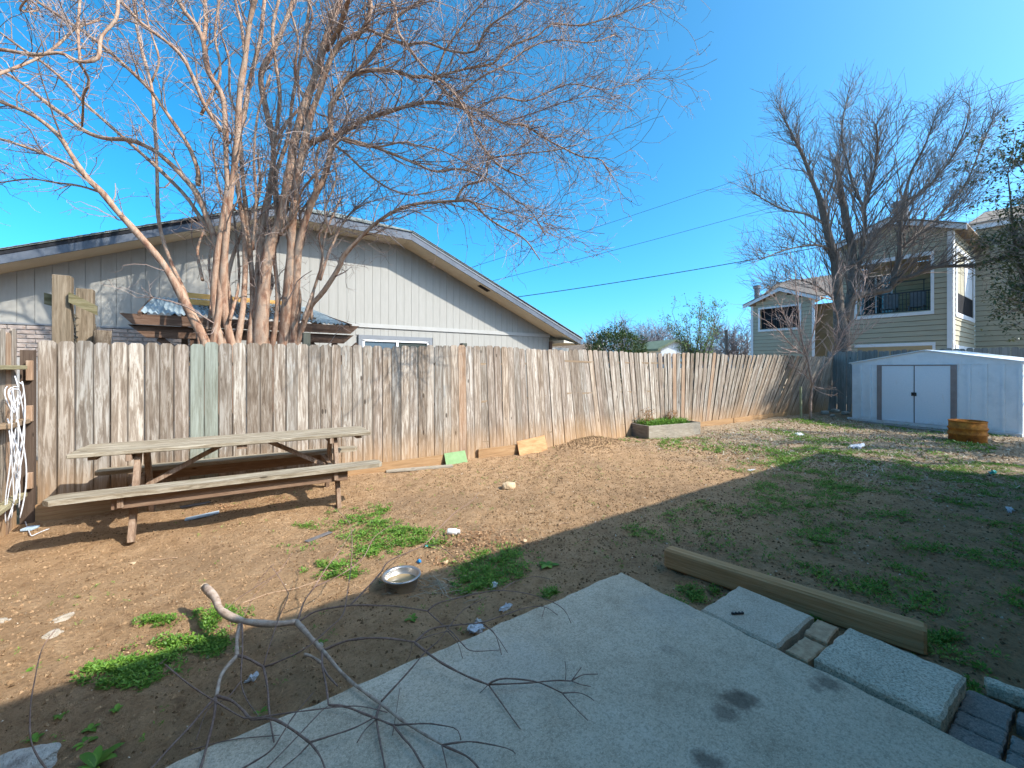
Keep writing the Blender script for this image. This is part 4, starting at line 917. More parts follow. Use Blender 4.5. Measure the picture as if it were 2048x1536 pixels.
St('z',[(620,210),(640,230),(700,240),(760,225)],6,3,7.0,'k')
for i_, (pts_, w_, de_, pa_) in enumerate((([(545,690),(556,600),(548,500),(556,420),(552,350),(575,280),(585,200),(600,120),(615,40),(620,-10)],17,6.9,None),([(450,690),(462,620),(456,560),(470,500),(500,430),(520,380),(515,300)],15,7.6,None),([(540,690),(530,620),(545,560),(520,500),(512,440)],14,7.9,None),
  ([(588,690),(600,600),(590,540),(610,470),(600,430),(630,380),(636,300),(665,250)],13,7.4,None),([(560,470),(590,430),(605,380),(640,340)],11,6.0,'k'),([(470,420),(440,380),(430,330),(425,280)],9,6.5,'h'),([(545,300),(570,250),(600,215),(640,160),(648,110),(680,50),(684,0)],12,7.2,'l'),([(480,240),(460,190),(458,120),(440,60),(436,0)],9,6.6,'g'),([(612,205),(590,150),(596,80),(580,20)],11,6.0,'k'),([(632,150),(610,90),(625,30),(610,-10)],10,6.9,'k'),
  ([(662,470),(650,420),(672,360),(668,310)],8,6.4,'n'),([(405,560),(395,500),(410,450),(404,400)],10,7.2,'b'),([(622,640),(628,580),(646,520),(638,470),(660,420)],9,6.8,'p'))):
    St('extra%d'%i_, pts_, w_, w_*.5, de_, pa_, ground=pa_ is None)
St('bb',[(-30,104),(0,99),(68,109),(120,106),(157,123),(196,116),(202,75),(232,38),(236,0),(238,-20)],11,10,4.6,None,Yb=6.3,wig=.0)
St('bb2',[(157,123),(178,161),(167,191),(166,222),(164,253)],9,6,4.9,'bb')
St('bb3',[(-20,155),(0,147),(68,120),(113,92),(150,58),(200,40)],10,6,4.9,'bb')
St('bb4',[(160,120),(156,60),(160,0),(160,-20)],8,8,5.0,'bb')
St('bb5',[(60,-10),(40,20),(75,20),(60,-5)],6,5,4.9,'bb')
for i_, pts_ in enumerate(([(402,230),(440,150),(430,70),(440,-10)],[(505,500),(512,400),(508,320),(515,230),(540,150)],[(545,520),(552,430),(545,350),(565,270)],[(640,560),(660,500),(690,440),(720,410)],[(460,640),(478,560),(470,450),(462,410)],[(415,660),(424,590),(418,520),(432,470)],[(606,640),(640,540),(650,470),(680,400)])):
    St('fill%d'%i_, pts_, 10, 6, 6.2+.25*i_, 'k' if i_ in (1,2,3,6) else 'f')
nodes = tuple(np.concatenate([c_[j] for c_ in CLOUD]) for j in range(4))
keep = nodes[0][:,2] > 3.0
w0_ = np.where(nodes[0][:,2]>3.4, 1., .25)*nodes[3]
pxn = 1024+F*(CS*nodes[0][:,0]-SN*nodes[0][:,1])/(SN*nodes[0][:,0]+CS*nodes[0][:,1])
w0_ *= np.where(pxn>640, 2.2, np.where(pxn<300, .75, .8))
out_c = np.array((tree.location[0], tree.location[1], 2.2))
tw = MB()
c1 = grow(tw, nodes[:3], 950, (.45,1.25), 6, .20, .03, 4, .75, rf=(.42,.35), out=out_c, minr=.0032, wts=w0_, rmax=.013)
allc = tuple(np.concatenate([a, b_]) for a, b_ in zip(c1, nodes[:3]))
w1_ = np.concatenate([np.ones(len(c1[0])), w0_*.7])
c2 = grow(tw, allc, 4700, (.18,.55), 4, .26, .015, 3, .85, rf=(.55,.5), minr=.0024, wts=w1_, rmax=.006)
c3 = grow(tw, c2, 12000, (.07,.24), 3, .30, .0, 3, .9, rf=(.7,.6), minr=.0018, rmax=.0032)
print('twig quads', sum(len(q) for q in tw.q))
obj('crown', tw, M_twig, tree, kind='stuff')
pods = MB(); idx = rng.choice(len(c3[0]), 2600); pp = c3[0][idx]
oct_ = np.array([(1,0,0),(0,1,0),(-1,0,0),(0,-1,0),(0,0,1.2),(0,0,-1.2)])*.008
of = np.array([(0,1,4),(1,2,4),(2,3,4),(3,0,4),(1,0,5),(2,1,5),(3,2,5),(0,3,5)])
def scatter(mb, pts, V, Fc, sc, squash=None):
    T = len(pts); th = rng.uniform(0,6.28,T); ca, sa = np.cos(th), np.sin(th)
    v = V[None]*sc[:,None,None]*(rng.uniform(.7,1.3,(T,1,3)))
    v = np.stack([v[...,0]*ca[:,None]-v[...,1]*sa[:,None], v[...,0]*sa[:,None]+v[...,1]*ca[:,None], v[...,2]],-1)+pts[:,None]
    mb.add(v, None, (np.arange(T)[:,None,None]*len(V)+Fc[None]).reshape(-1,3))
scatter(pods, pp, oct_, of, rng.uniform(.5,1.1,len(pp)))
M_pod = simple('dark_seed_capsule', (.05,.03,.025), (.10,.06,.045), 20, .9, .1)
obj('seed_capsules', pods, M_pod, tree, kind='stuff')
# ---- big bare tree at right
M_gbark = simple('grey_rough_bark', (.10,.082,.068), (.23,.198,.17), 9, .95, .1, 1., .04, sc3=(2,2,.5), cc=(.16,.135,.112))
M_gtwig = leafmat('grey_twig', (.13,.105,.09), (.24,.205,.18), (.17,.135,.115), .85, .1)
M_gtwig2 = leafmat('pale_twig', (.22,.19,.17), (.34,.30,.27), (.28,.24,.2), .85, .1)
big = thing('bare_tree', (19.5,5.6,0), 'tall bare grey tree with thick trunk between the distant townhouse and the apartment block', 'tree')
BC = []
def S2(key, px, w0, w1, dend, parent=None, **k): stem(key, px, w0, w1, dend, parent, par=big, cloud=BC, mat=M_gbark, Yb=5.6, thin=.66, name='limb' if parent else 'trunk', wig=.15, **k)
S2('B0',[(1690,790),(1690,740),(1688,700),(1680,640),(1676,600),(1674,560),(1672,520),(1664,500),(1654,458),(1641,402),(1628,370),(1608,317),(1589,278),(1566,232)],50,4,15.0,twigs=.62,k=14)
S2('B1',[(1684,690),(1694,640),(1702,590),(1706,513),(1693,441),(1683,392),(1674,328),(1668,318)],32,13,16.5,'B0')
S2('B2',[(1700,600),(1716,540),(1729,458),(1727,418),(1706,370),(1696,327),(1684,278),(1687,230),(1696,195)],16,3,16.0,'B1')
S2('B3',[(1727,418),(1742,370),(1755,304),(1752,250)],12,4,14.0,'B2')
S2('B4',[(1688,640),(1702,602),(1734,586),(1780,578),(1790,544),(1799,511),(1801,458),(1810,392),(1823,344),(1850,291),(1872,230)],24,3,14.5,'B0')
S2('B5',[(1784,575),(1790,560),(1822,553),(1871,534),(1936,531),(1990,520),(2050,500)],16,5,13.0,'B4')
S2('B6',[(1801,500),(1830,470),(1880,430),(1930,370),(1960,300),(1985,240)],9,3,15.5,'B4')
S2('B7',[(1812,400),(1850,380),(1900,320),(1930,260),(1940,215)],8,3,14.0,'B4')
S2('B8',[(1650,450),(1620,430),(1570,420),(1530,400),(1500,380)],8,3,14.5,'B0')
S2('B9',[(1664,500),(1630,490),(1570,500),(1520,520)],8,3,14.0,'B0')
S2('B10',[(1676,540),(1720,520),(1770,450),(1840,440),(1900,450)],9,3,13.6,'B0')
S2('B11',[(1670,600),(1630,570),(1580,560),(1530,590)],7,3,14.0,'B0')
nb = tuple(np.concatenate([c_[j] for c_ in BC]) for j in range(4))
wb_ = np.where(nb[0][:,2]>4.2,1.,.15)*nb[3]
tw2 = MB(); oc2 = np.array((19.0,5.6,2.5))
d1 = grow(tw2, nb[:3], 520, (.5,1.55), 7, .07, .03, 4, .8, rf=(.4,.3), out=oc2, minr=.007, wts=np.where(nb[0][:,2]>3.6,1.,.12), rmax=.024, shell=(np.array((19.4,5.5,6.0)), np.array((3.6,3.6,4.5))), ow=.9, fwd=.45)
d1a = tuple(np.concatenate([a, b_]) for a, b_ in zip(d1, nb[:3]))
d2 = grow(tw2, d1a, 2300, (.35,1.1), 4, .10, .05, 3, .6, rf=(.6,.4), minr=.0048, wts=np.concatenate([np.ones(len(d1[0])), wb_*.2]), rmax=.013, out=oc2)
d3 = grow(tw2, d2, 5600, (.25,.7), 3, .12, .03, 3, .6, rf=(.7,.5), minr=.0036, rmax=.007)
obj('crown', tw2, M_gtwig, big, kind='stuff')
# ---- generic helpers for the small and far trees
def small_tree(name, basep, h, label, mats, nst=6, spread=.5, r=.05, n1=80, n2=500, leaves=None, up=.05, L1=(.3,.8), L2=(.15,.4), minr=.006, group=None, trunk=.25, cat='tree'):
    root = thing(name, basep, label, cat, group); mb = MB(); cl = []
    B = np.array(basep, float)
    for i in range(nst):
        a = i/nst*6.28+rng.uniform(-.4,.4); e = rng.uniform(.35,1)*spread*h
        top = B+np.array((math.cos(a)*e, math.sin(a)*e, h*rng.uniform(.7,1)))
        fork = B+np.array((0,0,h*trunk*rng.uniform(.7,1.3)))
        midp = fork+(top-fork)*.45+rng.normal(size=3)*.04*h*np.array((1,1,.3))
        pts = resample([B-(0,0,.1), fork, midp, top], 14); rr = np.linspace(r, r*.15, 14); mb.tube(pts, rr, 7)
        tg = np.gradient(pts,axis=0); tg /= np.linalg.norm(tg,axis=1)[:,None]; s_ = int(14*trunk)+2; cl.append((pts[s_:],tg[s_:],rr[s_:]))
    obj('trunk', mb, mats[0], root, smooth=True)
    nd_ = tuple(np.concatenate([c_[j] for c_ in cl]) for j in range(3)); t_ = MB()
    e1 = grow(t_, nd_, n1, L1, 4, .14, up, 3, .7, rf=(.5,.4), minr=minr, rmax=r*.4)
    e2 = grow(t_, e1, n2, L2, 3, .16, up*.6, 3, .7, rf=(.6,.5), minr=minr*.75, rmax=r*.2)
    obj('crown', t_, mats[1], root, kind='stuff')
    if leaves:
        n_, L_, W_l, mt = leaves; i_ = rng.choice(len(e2[0]), n_); lb = MB()
        lb.leaves(e2[0][i_]+rng.normal(size=(n_,3))*L_*.6, rng.uniform(0,6.28,n_), rng.normal(-.1,.6,n_), rng.uniform(.6,1.2,n_)*L_, rng.uniform(.7,1.2,n_)*W_l)
        obj('foliage', lb, mt, root, kind='stuff')
    return root, e2
M_lgreen = leafmat('light_green_leaf', (.09,.16,.03), (.16,.26,.05), (.22,.32,.08), .5, .3, .3)
M_dgreen = leafmat('dark_glossy_leaf', (.035,.07,.022), (.07,.12,.035), (.15,.17,.05), .4, .5, .1)
M_ever = leafmat('evergreen_leaf', (.035,.065,.028), (.075,.115,.045), (.13,.145,.07), .5, .4, .1)
# young tree by the shed
M_ybark = simple('reddish_young_bark', (.22,.15,.115), (.40,.29,.225), 14, .85, .2, .5, .01)
M_ytwig = leafmat('reddish_twig', (.30,.19,.15), (.46,.33,.27), (.36,.26,.21), .8, .2)
yb = onground(G(1622,840)); yt = thing('young_tree', yb, 'slim young bare tree with reddish twigs and green stake left of the shed', 'tree')
YC = []
dY = (CH-yb[2])/((840-HZ)/F)
def S3(key, px, w0, w1, dend, parent=None): 
    if parent is None: ALL['_y'] = (np.array([[1622,840.]]), np.array([dY])); parent = '_y'
    stem(key, px, w0, w1, dend, parent, par=yt, cloud=YC, mat=M_ybark, name='branch', wig=.05, k=8)
S3('Y0',[(1621,846),(1621,800),(1625,770),(1620,745),(1615,715),(1606,690),(1600,660),(1597,620),(1592,580),(1590,540)],10,2,dY)
S3('Y1',[(1622,775),(1640,742),(1664,712),(1670,680),(1676,640),(1664,590),(1672,550)],7,2,dY-.4,'Y0')
S3('Y2',[(1613,712),(1585,692),(1565,670),(1545,650),(1530,640)],5,2,dY-.3,'Y0')
S3('Y3',[(1614,715),(1588,670),(1572,640),(1555,600)],5,2,dY+.3,'Y0')
S3('Y4',[(1664,712),(1690,660),(1715,630),(1730,560)],5,2,dY-.6,'Y1')
S3('Y5',[(1625,772),(1648,778),(1672,775)],4,1.5,dY-.3,'Y0')
S3('Y6',[(1625,765),(1605,745),(1580,730)],3,1.5,dY+.1,'Y0')
S3('Y7',[(1612,708),(1628,660),(1634,600),(1625,550)],5,2,dY+.2,'Y0')
S3('Y8',[(1668,700),(1700,690),(1730,655)],4,1.5,dY-.6,'Y1')
ny_ = tuple(np.concatenate([c_[j] for c_ in YC]) for j in range(4)); t3 = MB()
wy = np.where(ny_[0][:,2]>1.5,1.,.12)
f1 = grow(t3, ny_[:3], 230, (.3,.8), 4, .10, .08, 4, .6, rf=(.5,.4), minr=.0042, wts=wy, rmax=.009)
f2 = grow(t3, f1, 650, (.12,.4), 3, .14, .05, 3, .7, rf=(.6,.5), minr=.003, rmax=.005)
obj('crown', t3, M_ytwig, yt, kind='stuff')
M_stake = simple('pale_green_stake', (.30,.30,.16), (.42,.42,.25), 10, .8, .2)
sp = onground(G(1602,838)); obj('stake', MB().bar(sp-(0,0,.05), sp+(-.03,0,.93), .05,.05), M_stake, label='pale green wooden stake standing beside the young bare tree', cat='stake')
# evergreen at the right edge
ev, e2 = small_tree('evergreen_tree', (19.6,.35,0), 8.0, 'dark leafy evergreen tree at the right edge above the shed', (M_gbark,M_gtwig2), 13, .30, .10, 330, 1500, (24000,.13,.06,M_ever), .02, (.6,1.5), (.3,.8), .008)
# magnolia and pale green sapling far off, then the far bare trees
def far_base(px, d): q = P(px, HZ, d); return (q[0], q[1], 0.)
mg = far_base(1232, 22)
mroot = thing('magnolia_bush', mg, 'round dark green glossy leaved tree behind the fence left of centre gap', 'tree')
mb = MB(); mb.tube([(mg[0],mg[1],-.1),(mg[0],mg[1],2)],[.12,.08],8); obj('trunk', mb, M_gbark, mroot)
n_ = 5200; d_ = rng.normal(size=(n_,3)); d_ /= np.linalg.norm(d_,axis=1)[:,None]; rad = rng.uniform(.55,1.,n_)**.5
lump = 1+.16*np.sin(d_[:,0]*6+1)*np.sin(d_[:,2]*7)+.12*np.sin(d_[:,1]*9+2)
pts = np.array((mg[0],mg[1],2.1))+d_*rad[:,None]*lump[:,None]*np.array((1.55,1.55,1.45)); mb = MB()
mb.leaves(pts, np.arctan2(d_[:,1],d_[:,0])+rng.normal(0,.6,n_), rng.normal(.25,.5,n_), rng.uniform(.14,.24,n_), rng.uniform(.06,.10,n_)); obj('crown', mb, M_dgreen, mroot, kind='stuff')
small_tree('pale_green_tree', far_base(1390,24), 4.9, 'airy pale green tree with upright feathery shoots behind the fence', (M_gbark,M_gtwig), 12, .30, .06, 130, 700, (2600,.15,.07,M_lgreen), .10, (.4,1.0), (.2,.5), .008)
M_fartwig = leafmat('far_twig', (.16,.145,.15), (.25,.23,.235), (.20,.18,.18), .9, .1)
for i_, (px, d, h, lab) in enumerate(((1190,46,4.6,'hazy bare tree far off at the left of the gap between the houses'),(1252,52,6.9,'tallest hazy bare tree far off behind the dark magnolia'),(1300,48,5.0,'hazy bare tree far off between the magnolia and the pale green tree'),(1330,55,6.4,'hazy bare tree far off just left of the pale green tree'),(1475,40,5.0,'thin hazy bare tree far off right of the utility pole'),(1420,60,4.4,'low hazy bare tree far off behind the utility pole'))):
    small_tree('distant_bare_tree', far_base(px,d), h, lab, (M_fartwig,M_fartwig), 8, .42, .12, 170, 1500, None, .05, (.8,1.8), (.4,1.1), .016, group='bare trees on the skyline')
# ================================================================== FALLEN BRANCH on the patio
M_fb = simple('dead_branch_bark', (.24,.165,.12), (.44,.33,.25), 30, .85, .2, .6, .004, cc=(.52,.42,.33))
M_fbt = simple('dead_twig_bark', (.17,.105,.08), (.31,.21,.165), 60, .8, .2, .4, .002)
M_cut = simple('fresh_cut_wood', (.50,.38,.25), (.62,.50,.35), 40, .85, .1)
fb = thing('fallen_branch', G(593,1244,.1), 'dead forked tree branch lying across the dirt and the patio slab', 'branch')
def tw_(px, r0, r1, z0, z1, mat=None, arch=0., nm='twig'):
    n = max(10, int(np.linalg.norm(np.diff(np.array(px,float),axis=0),axis=1).sum()/9)); q = resample(px, n); t = np.linspace(0,1,n)
    z = z0+(z1-z0)*t+arch*np.sin(t*math.pi); f_ = .7 if r0 > .0065 else .88; r0 *= f_; r1 = max(r1*f_, .0016)
    pts = np.array([G(a, b_, zz) for (a, b_), zz in zip(q, z)])
    r = (r0+(r1-r0)*t)*(1+.12*np.sin(t*n*.9)*(t>.02)+.07*rng.normal(size=n))
    obj(nm, MB().tube(pts, r*1.0, 8 if r0 > .008 else 6), mat or (M_fb if r0 > .0065 else M_fbt), fb, smooth=True)
tw_([(410,1174),(431,1197),(441,1220),(479,1240),(543,1248),(593,1244)],.031,.021,.17,.13,nm='main_limb',arch=.0)
p = G(409,1173,.171); q = G(412,1177,.170); dv = (p-q)/np.linalg.norm(p-q)
obj('cut_face', MB().tube([p+dv*.0,p+dv*.004],[.0222,.020],12), M_cut, fb)
tw_([(593,1244),(624,1278),(645,1301)],.020,.0155,.13,.125,nm='main_limb')
tw_([(645,1301),(697,1359),(758,1405),(812,1446),(883,1489)],.0125,.006,.125,.125,nm='main_limb')
tw_([(482,1240),(474,1278),(474,1311)],.0165,.0135,.135,.12,nm='side_limb'); tw_([(474,1311),(443,1349),(433,1392)],.0135,.011,.12,.11,nm='side_limb')
tw_([(433,1392),(405,1423),(380,1453),(340,1495),(300,1540)],.0075,.005,.11,.11)
tw_([(432,1394),(428,1433),(414,1490),(400,1540)],.0085,.006,.11,.115)
tw_([(433,1392),(464,1402),(490,1425),(502,1438),(545,1438),(583,1458),(621,1486)],.0085,.006,.11,.14,arch=.05)
tw_([(621,1486),(640,1512),(652,1542)],.0045,.003,.14,.12); tw_([(618,1488),(595,1512),(560,1540)],.003,.002,.13,.11)
tw_([(621,1484),(660,1472),(710,1455),(750,1434)],.004,.0025,.14,.16)
tw_([(474,1311),(494,1316),(527,1334)],.009,.0075,.12,.12); tw_([(527,1334),(535,1375),(539,1430),(548,1484)],.0065,.003,.12,.112)
tw_([(527,1334),(555,1324),(609,1298),(660,1255),(685,1230),(694,1190),(703,1120),(703,1064),(693,1038),(665,1013)],.005,.002,.12,.46)
tw_([(527,1332),(537,1298),(558,1235),(576,1192),(570,1175),(553,1146),(541,1132)],.0035,.0016,.12,.42)
tw_([(595,1243),(609,1202),(629,1174),(652,1137),(680,1100),(700,1068),(712,1055)],.0055,.002,.13,.44)
tw_([(629,1174),(680,1150),(721,1122),(735,1100),(749,1074),(784,1051),(820,1045)],.0045,.0016,.2,.40)
tw_([(598,1243),(634,1222),(700,1211),(750,1211),(797,1213),(855,1222)],.0075,.0055,.13,.2,arch=.05)
tw_([(855,1222),(875,1207),(927,1193),(970,1184),(1003,1181),(1054,1187),(1105,1204),(1130,1222),(1142,1246)],.0048,.002,.2,.19,arch=.06)
tw_([(1003,1181),(1028,1164),(1067,1153),(1100,1158)],.003,.0015,.24,.2)
tw_([(855,1222),(880,1245),(905,1265),(927,1290),(945,1302),(1000,1300)],.004,.0018,.19,.12)
tw_([(895,1262),(915,1285),(925,1316)],.0025,.0014,.14,.12)
tw_([(700,1211),(730,1180),(761,1146),(779,1122),(848,1089),(881,1054),(910,1025),(942,1003),(957,985)],.006,.0018,.2,.52)
tw_([(848,1089),(881,1094),(905,1112),(919,1126)],.003,.0014,.4,.3)
tw_([(645,1301),(697,1281),(761,1276),(830,1284)],.009,.0065,.125,.17,arch=.03)
tw_([(830,1284),(863,1258),(914,1250),(962,1245),(1003,1232),(1054,1215),(1090,1214),(1115,1230)],.0055,.002,.17,.19,arch=.04)
tw_([(832,1281),(870,1268),(900,1262)],.003,.002,.17,.17)
tw_([(962,1245),(988,1265),(998,1290),(1003,1309)],.0035,.0016,.2,.12); tw_([(968,1247),(995,1275),(1015,1305)],.002,.0013,.2,.13)
tw_([(1090,1214),(1084,1234)],.0018,.0012,.19,.15)
tw_([(830,1286),(876,1321),(927,1349),(978,1370)],.0065,.0048,.17,.125,arch=.01)
tw_([(978,1369),(1054,1366),(1110,1361),(1143,1362)],.0042,.003,.125,.12); tw_([(1143,1362),(1165,1350),(1196,1348)],.0028,.0016,.12,.14)
tw_([(1143,1362),(1155,1345),(1163,1334)],.0025,.0014,.12,.16); tw_([(1143,1362),(1162,1369),(1182,1373)],.0025,.0014,.12,.11); tw_([(1131,1361),(1132,1340),(1130,1322)],.0022,.0012,.12,.17)
tw_([(976,1369),(990,1361),(1016,1357),(1074,1364),(1125,1386)],.0042,.003,.125,.15,arch=.05); tw_([(1125,1386),(1155,1385),(1175,1392),(1188,1401)],.0026,.0014,.15,.13); tw_([(1125,1387),(1150,1415),(1176,1441)],.0028,.0014,.15,.112)
tw_([(978,1371),(1008,1413),(1030,1444),(1041,1458)],.0034,.0022,.12,.106); tw_([(975,1371),(966,1380),(960,1385)],.002,.0015,.12,.105)
tw_([(762,1403),(812,1349),(850,1305),(876,1283),(888,1268),(897,1255),(927,1220),(978,1192)],.0045,.0018,.13,.34)
tw_([(762,1405),(753,1433),(756,1460),(761,1489),(771,1540)],.006,.004,.125,.11)
tw_([(755,1436),(730,1460),(714,1485)],.002,.0014,.12,.105)
tw_([(645,1301),(644,1329),(652,1370),(657,1410)],.008,.006,.125,.13); tw_([(657,1410),(690,1413),(730,1428),(787,1451)],.0068,.0055,.13,.13)
tw_([(787,1451),(806,1475),(825,1497),(850,1540)],.0048,.0035,.13,.11); tw_([(787,1450),(851,1447),(880,1450),(909,1456),(918,1465),(922,1480)],.0038,.0016,.13,.13,arch=.02)
tw_([(644,1329),(655,1350),(675,1372)],.006,.004,.125,.11); tw_([(643,1326),(625,1314),(609,1308)],.0095,.009,.125,.12,nm='side_limb')
tw_([(330,1329),(380,1370),(431,1403),(480,1432),(502,1436),(583,1425),(685,1413),(730,1414),(775,1425)],.004,.002,.13,.17,arch=.04)
tw_([(326,1326),(318,1328),(333,1318)],.002,.0015,.13,.15)
tw_([(884,1490),(915,1485),(952,1484),(1016,1497),(1031,1508)],.0038,.0018,.125,.125,arch=.02); tw_([(884,1490),(927,1509),(945,1522),(960,1540)],.0045,.0035,.125,.115); tw_([(884,1491),(895,1540)],.003,.0025,.125,.11)
tw_([(480,1540),(538,1504),(560,1475),(583,1438),(605,1410),(627,1385)],.004,.0018,.13,.24)
tw_([(530,1540),(590,1478),(640,1425),(657,1411)],.0025,.002,.12,.15)
tw_([(112,1258),(84,1298),(69,1362),(61,1413),(61,1476),(76,1514),(99,1545)],.0018,.0032,.42,.14)
tw_([(484,1246),(485,1298),(482,1362),(494,1400),(517,1432)],.0045,.0025,.15,.10); tw_([(482,1362),(455,1395),(415,1420),(392,1480)],.0028,.0016,.12,.09)
tw_([(451,1220),(475,1198),(507,1177),(553,1148),(563,1140)],.0032,.0016,.16,.32); tw_([(507,1177),(520,1160),(535,1140),(548,1128)],.0016,.001,.22,.34)
tw_([(452,1222),(460,1245),(462,1262)],.004,.003,.13,.02); tw_([(485,1238),(510,1190),(560,1140),(585,1105)],.0016,.001,.15,.35)
tw_([(800,1375),(790,1440),(785,1470)],.0014,.001,.13,.105); tw_([(380,1500),(460,1480),(560,1470)],.0018,.0012,.1,.11) 
tw_([(825,1282),(820,1310),(813,1322)],.0016,.001,.17,.1)
# ================================================================== BOWL, BOTTLE, ROCKS, SCRAPS
M_steel = bpy.data.materials.new('brushed_steel'); M_steel.use_nodes = True
b = M_steel.node_tree.nodes['Principled BSDF']; nt = M_steel.node_tree; b.inputs['Metallic'].default_value = .9; b.inputs['Base Color'].default_value = (.52,.50,.47,1)
nt.links.new(ramp(nt, noise(nt, oc(nt,(1,1,14),False), 14, 5), [(.3,.22),(.7,.45)]), b.inputs['Roughness'])
bp = GG(805,1176); bp[1] += .02
R1 = .122
bowl = thing('steel_bowl', bp, 'stainless steel pet bowl with dirty water standing on the dirt', 'bowl')
pr = [(R1*.86,.0),(R1*.88,.006),(R1*.97,.085),(R1*1.10,.088),(R1*1.115,.093),(R1*1.10,.098),(R1*.96,.096),(R1*.93,.088),(R1*.84,.012),(.002,.010)]
obj('bowl_shell', MB().lathe([(.002,.001)]+pr, bp, 48), M_steel, bowl, smooth=True)
m, nt, b = newmat('murky_water', .03, .6); b.inputs['Base Color'].default_value = (.30,.22,.11,1)
obj('water', MB().lathe([(R1*.895,.048),(.001,.048)], bp, 40), m, bowl)
def rockmesh(name, c, size, seed, mat, label, cat, jag=.22, sub=3, group=None, rz=0.):
    import bmesh
    bm = bmesh.new(); bmesh.ops.create_icosphere(bm, subdivisions=sub, radius=1); r = np.random.default_rng(seed)
    K = r.normal(size=(12,3))*np.array([1,1,1,1,2,2,2,4,4,5,8,8])[:,None]*1.1; ph = r.uniform(0,6.28,12); am = np.array([1,1,.9,.9,.6,.6,.5,.3,.3,.25,.16,.16])*jag
    for v_ in bm.verts:
        p_ = np.array(v_.co); f = 1+float(np.sum(am*np.sin(K@p_+ph))); q_ = p_*max(.4,f); q_[2] = np.sign(q_[2])*abs(q_[2])**.8*.9
        v_.co = q_*np.array(size)
    me = bpy.data.meshes.new(name); bm.to_mesh(me); bm.free(); me.materials.append(mat)
    o_ = bpy.data.objects.new(name, me); COL.objects.link(o_); o_.location = Vector([float(a) for a in c]); o_.rotation_euler = (0,0,rz)
    return tag(o_, label, cat, group)
M_lime = simple('limestone', (.40,.38,.33), (.54,.51,.45), 12, .9, .2, 1., .02, cc=(.28,.26,.23))
rockmesh('limestone_rock', GG(35,1530,.02), (.115,.085,.06), 3, M_lime, 'big pale jagged limestone rock in the bottom left corner', 'rock', .13, 4)
M_tanr = simple('tan_rock', (.40,.28,.16), (.56,.42,.27), 10, .9, .2, .8, .01)
rockmesh('tan_rock', GG(1018,974,.035), (.085,.06,.055), 9, M_tanr, 'tan rock alone on the dirt in front of the green board', 'rock', .10, 3)
M_chip = simple('stone_chip_mineral', (.30,.25,.19), (.44,.38,.30), 20, .9, .2, .8, .01)
for k_, (px, py, sx_, sy_, lab) in enumerate(((127,1229,.07,.022,'long pale stone chip on the sunlit dirt at left'),(104,1264,.05,.028,'flat pale stone chip behind the thin bowed twig at left'),(2,1232,.04,.04,'pale round stone cut off by the left edge'),(268,1116,.04,.02,'small orange tan chip near the bench shadow'),(1050,1078,.035,.025,'tan pebble by the leaf litter near the shadow edge'),(640,1290,.015,.012,'small white pebble in the shade beside the fallen branch'),(415,1313,.012,.01,'small pinkish pebble beside the weeds left of the fallen branch'),(890,1125,.03,.015,'pale brown chip between bowl and leaf litter'))):
    rockmesh('stone_chip', GG(px,py,.004), (sx_*.7,sy_*.85,.016), 20+k_, M_chip if k_ not in (3,4,7) else M_tanr, lab, 'stone', .22, 3, rz=.5)
M_plas = simple('white_plastic', (.68,.68,.66), (.76,.76,.75), 6, .35, .5, .05, .001)
bt = GG(907,1071,.03); dirv = np.array((CS,-SN,0)); 
bo = thing('white_bottle', bt, 'small white plastic bottle lying on dead leaves', 'bottle')
def lathe_axis(prof, c, ax, k=20):
    mb = MB(); ax = ax/np.linalg.norm(ax); z = np.array((0,0,1.)); M = np.eye(4); x_ = np.cross(z, ax); x_ /= np.linalg.norm(x_); M[:3,0]=x_; M[:3,1]=np.cross(ax,x_); M[:3,2]=ax; M[:3,3]=c; mb.M = M
    return mb.lathe(prof, (0,0,0), k)
obj('bottle_body', lathe_axis([(.001,-.055),(.026,-.055),(.029,-.05),(.029,.02),(.024,.032),(.017,.036)], bt, dirv), M_plas, bo, smooth=True)
obj('bottle_cap', lathe_axis([(.019,.036),(.019,.06),(.001,.061)], bt, dirv), M_plas, bo)
M_blue = simple('blue_plastic', (.01,.14,.35), (.015,.18,.42), 6, .4, .5)
M_teal = simple('teal_plastic', (.02,.28,.26), (.03,.36,.33), 6, .4, .5)
bl = GG(838,1130,.012); obj('bottle_top', lathe_axis([(.001,-.010),(.015,-.010),(.015,.010),(.001,.011)], bl, np.array((.4,-.5,.5))), M_blue, label='small bright blue plastic bottle top on the dirt behind the bowl', cat='bottle top')
tl = GG(853,1091,.01); obj('plastic_scrap', lathe_axis([(.001,-.008),(.014,-.006),(.012,.006),(.001,.009)], tl, np.array((-.3,-.4,.8))), M_teal, label='teal plastic scrap among the weeds near the white bottle', cat='scrap')
M_paper = simple('crumpled_paper', (.50,.52,.55), (.68,.70,.72), 30, .8, .2, .8, .01)
def crumple(px, py, sx_, sy_, sz_, seed, label, mat=None, lift=.01):
    o_ = rockmesh('litter_scrap', GG(px,py,lift), (sx_,sy_,sz_), seed, mat or M_paper, label, 'litter', .34, 3)
    r_ = np.random.default_rng(seed); me = o_.data; n_ = len(me.vertices); v = np.zeros(n_*3); me.vertices.foreach_get('co', v); v = v.reshape(-1,3)
    v *= r_.uniform(.55,1.35,(n_,1)); v[:,2] *= r_.uniform(.5,1.2,n_); me.vertices.foreach_set('co', v.ravel()); me.update()
crumple(501,1365,.021,.014,.022,41,'pale blue crumpled tissue in the shade beside the fallen branch')
crumple(1012,1215,.028,.016,.016,42,'grey crumpled wad beside the left edge of the patio slab')
crumple(950,1257,.026,.02,.016,43,'white and teal crumpled wrapper touching the patio slab edge', lift=.02)
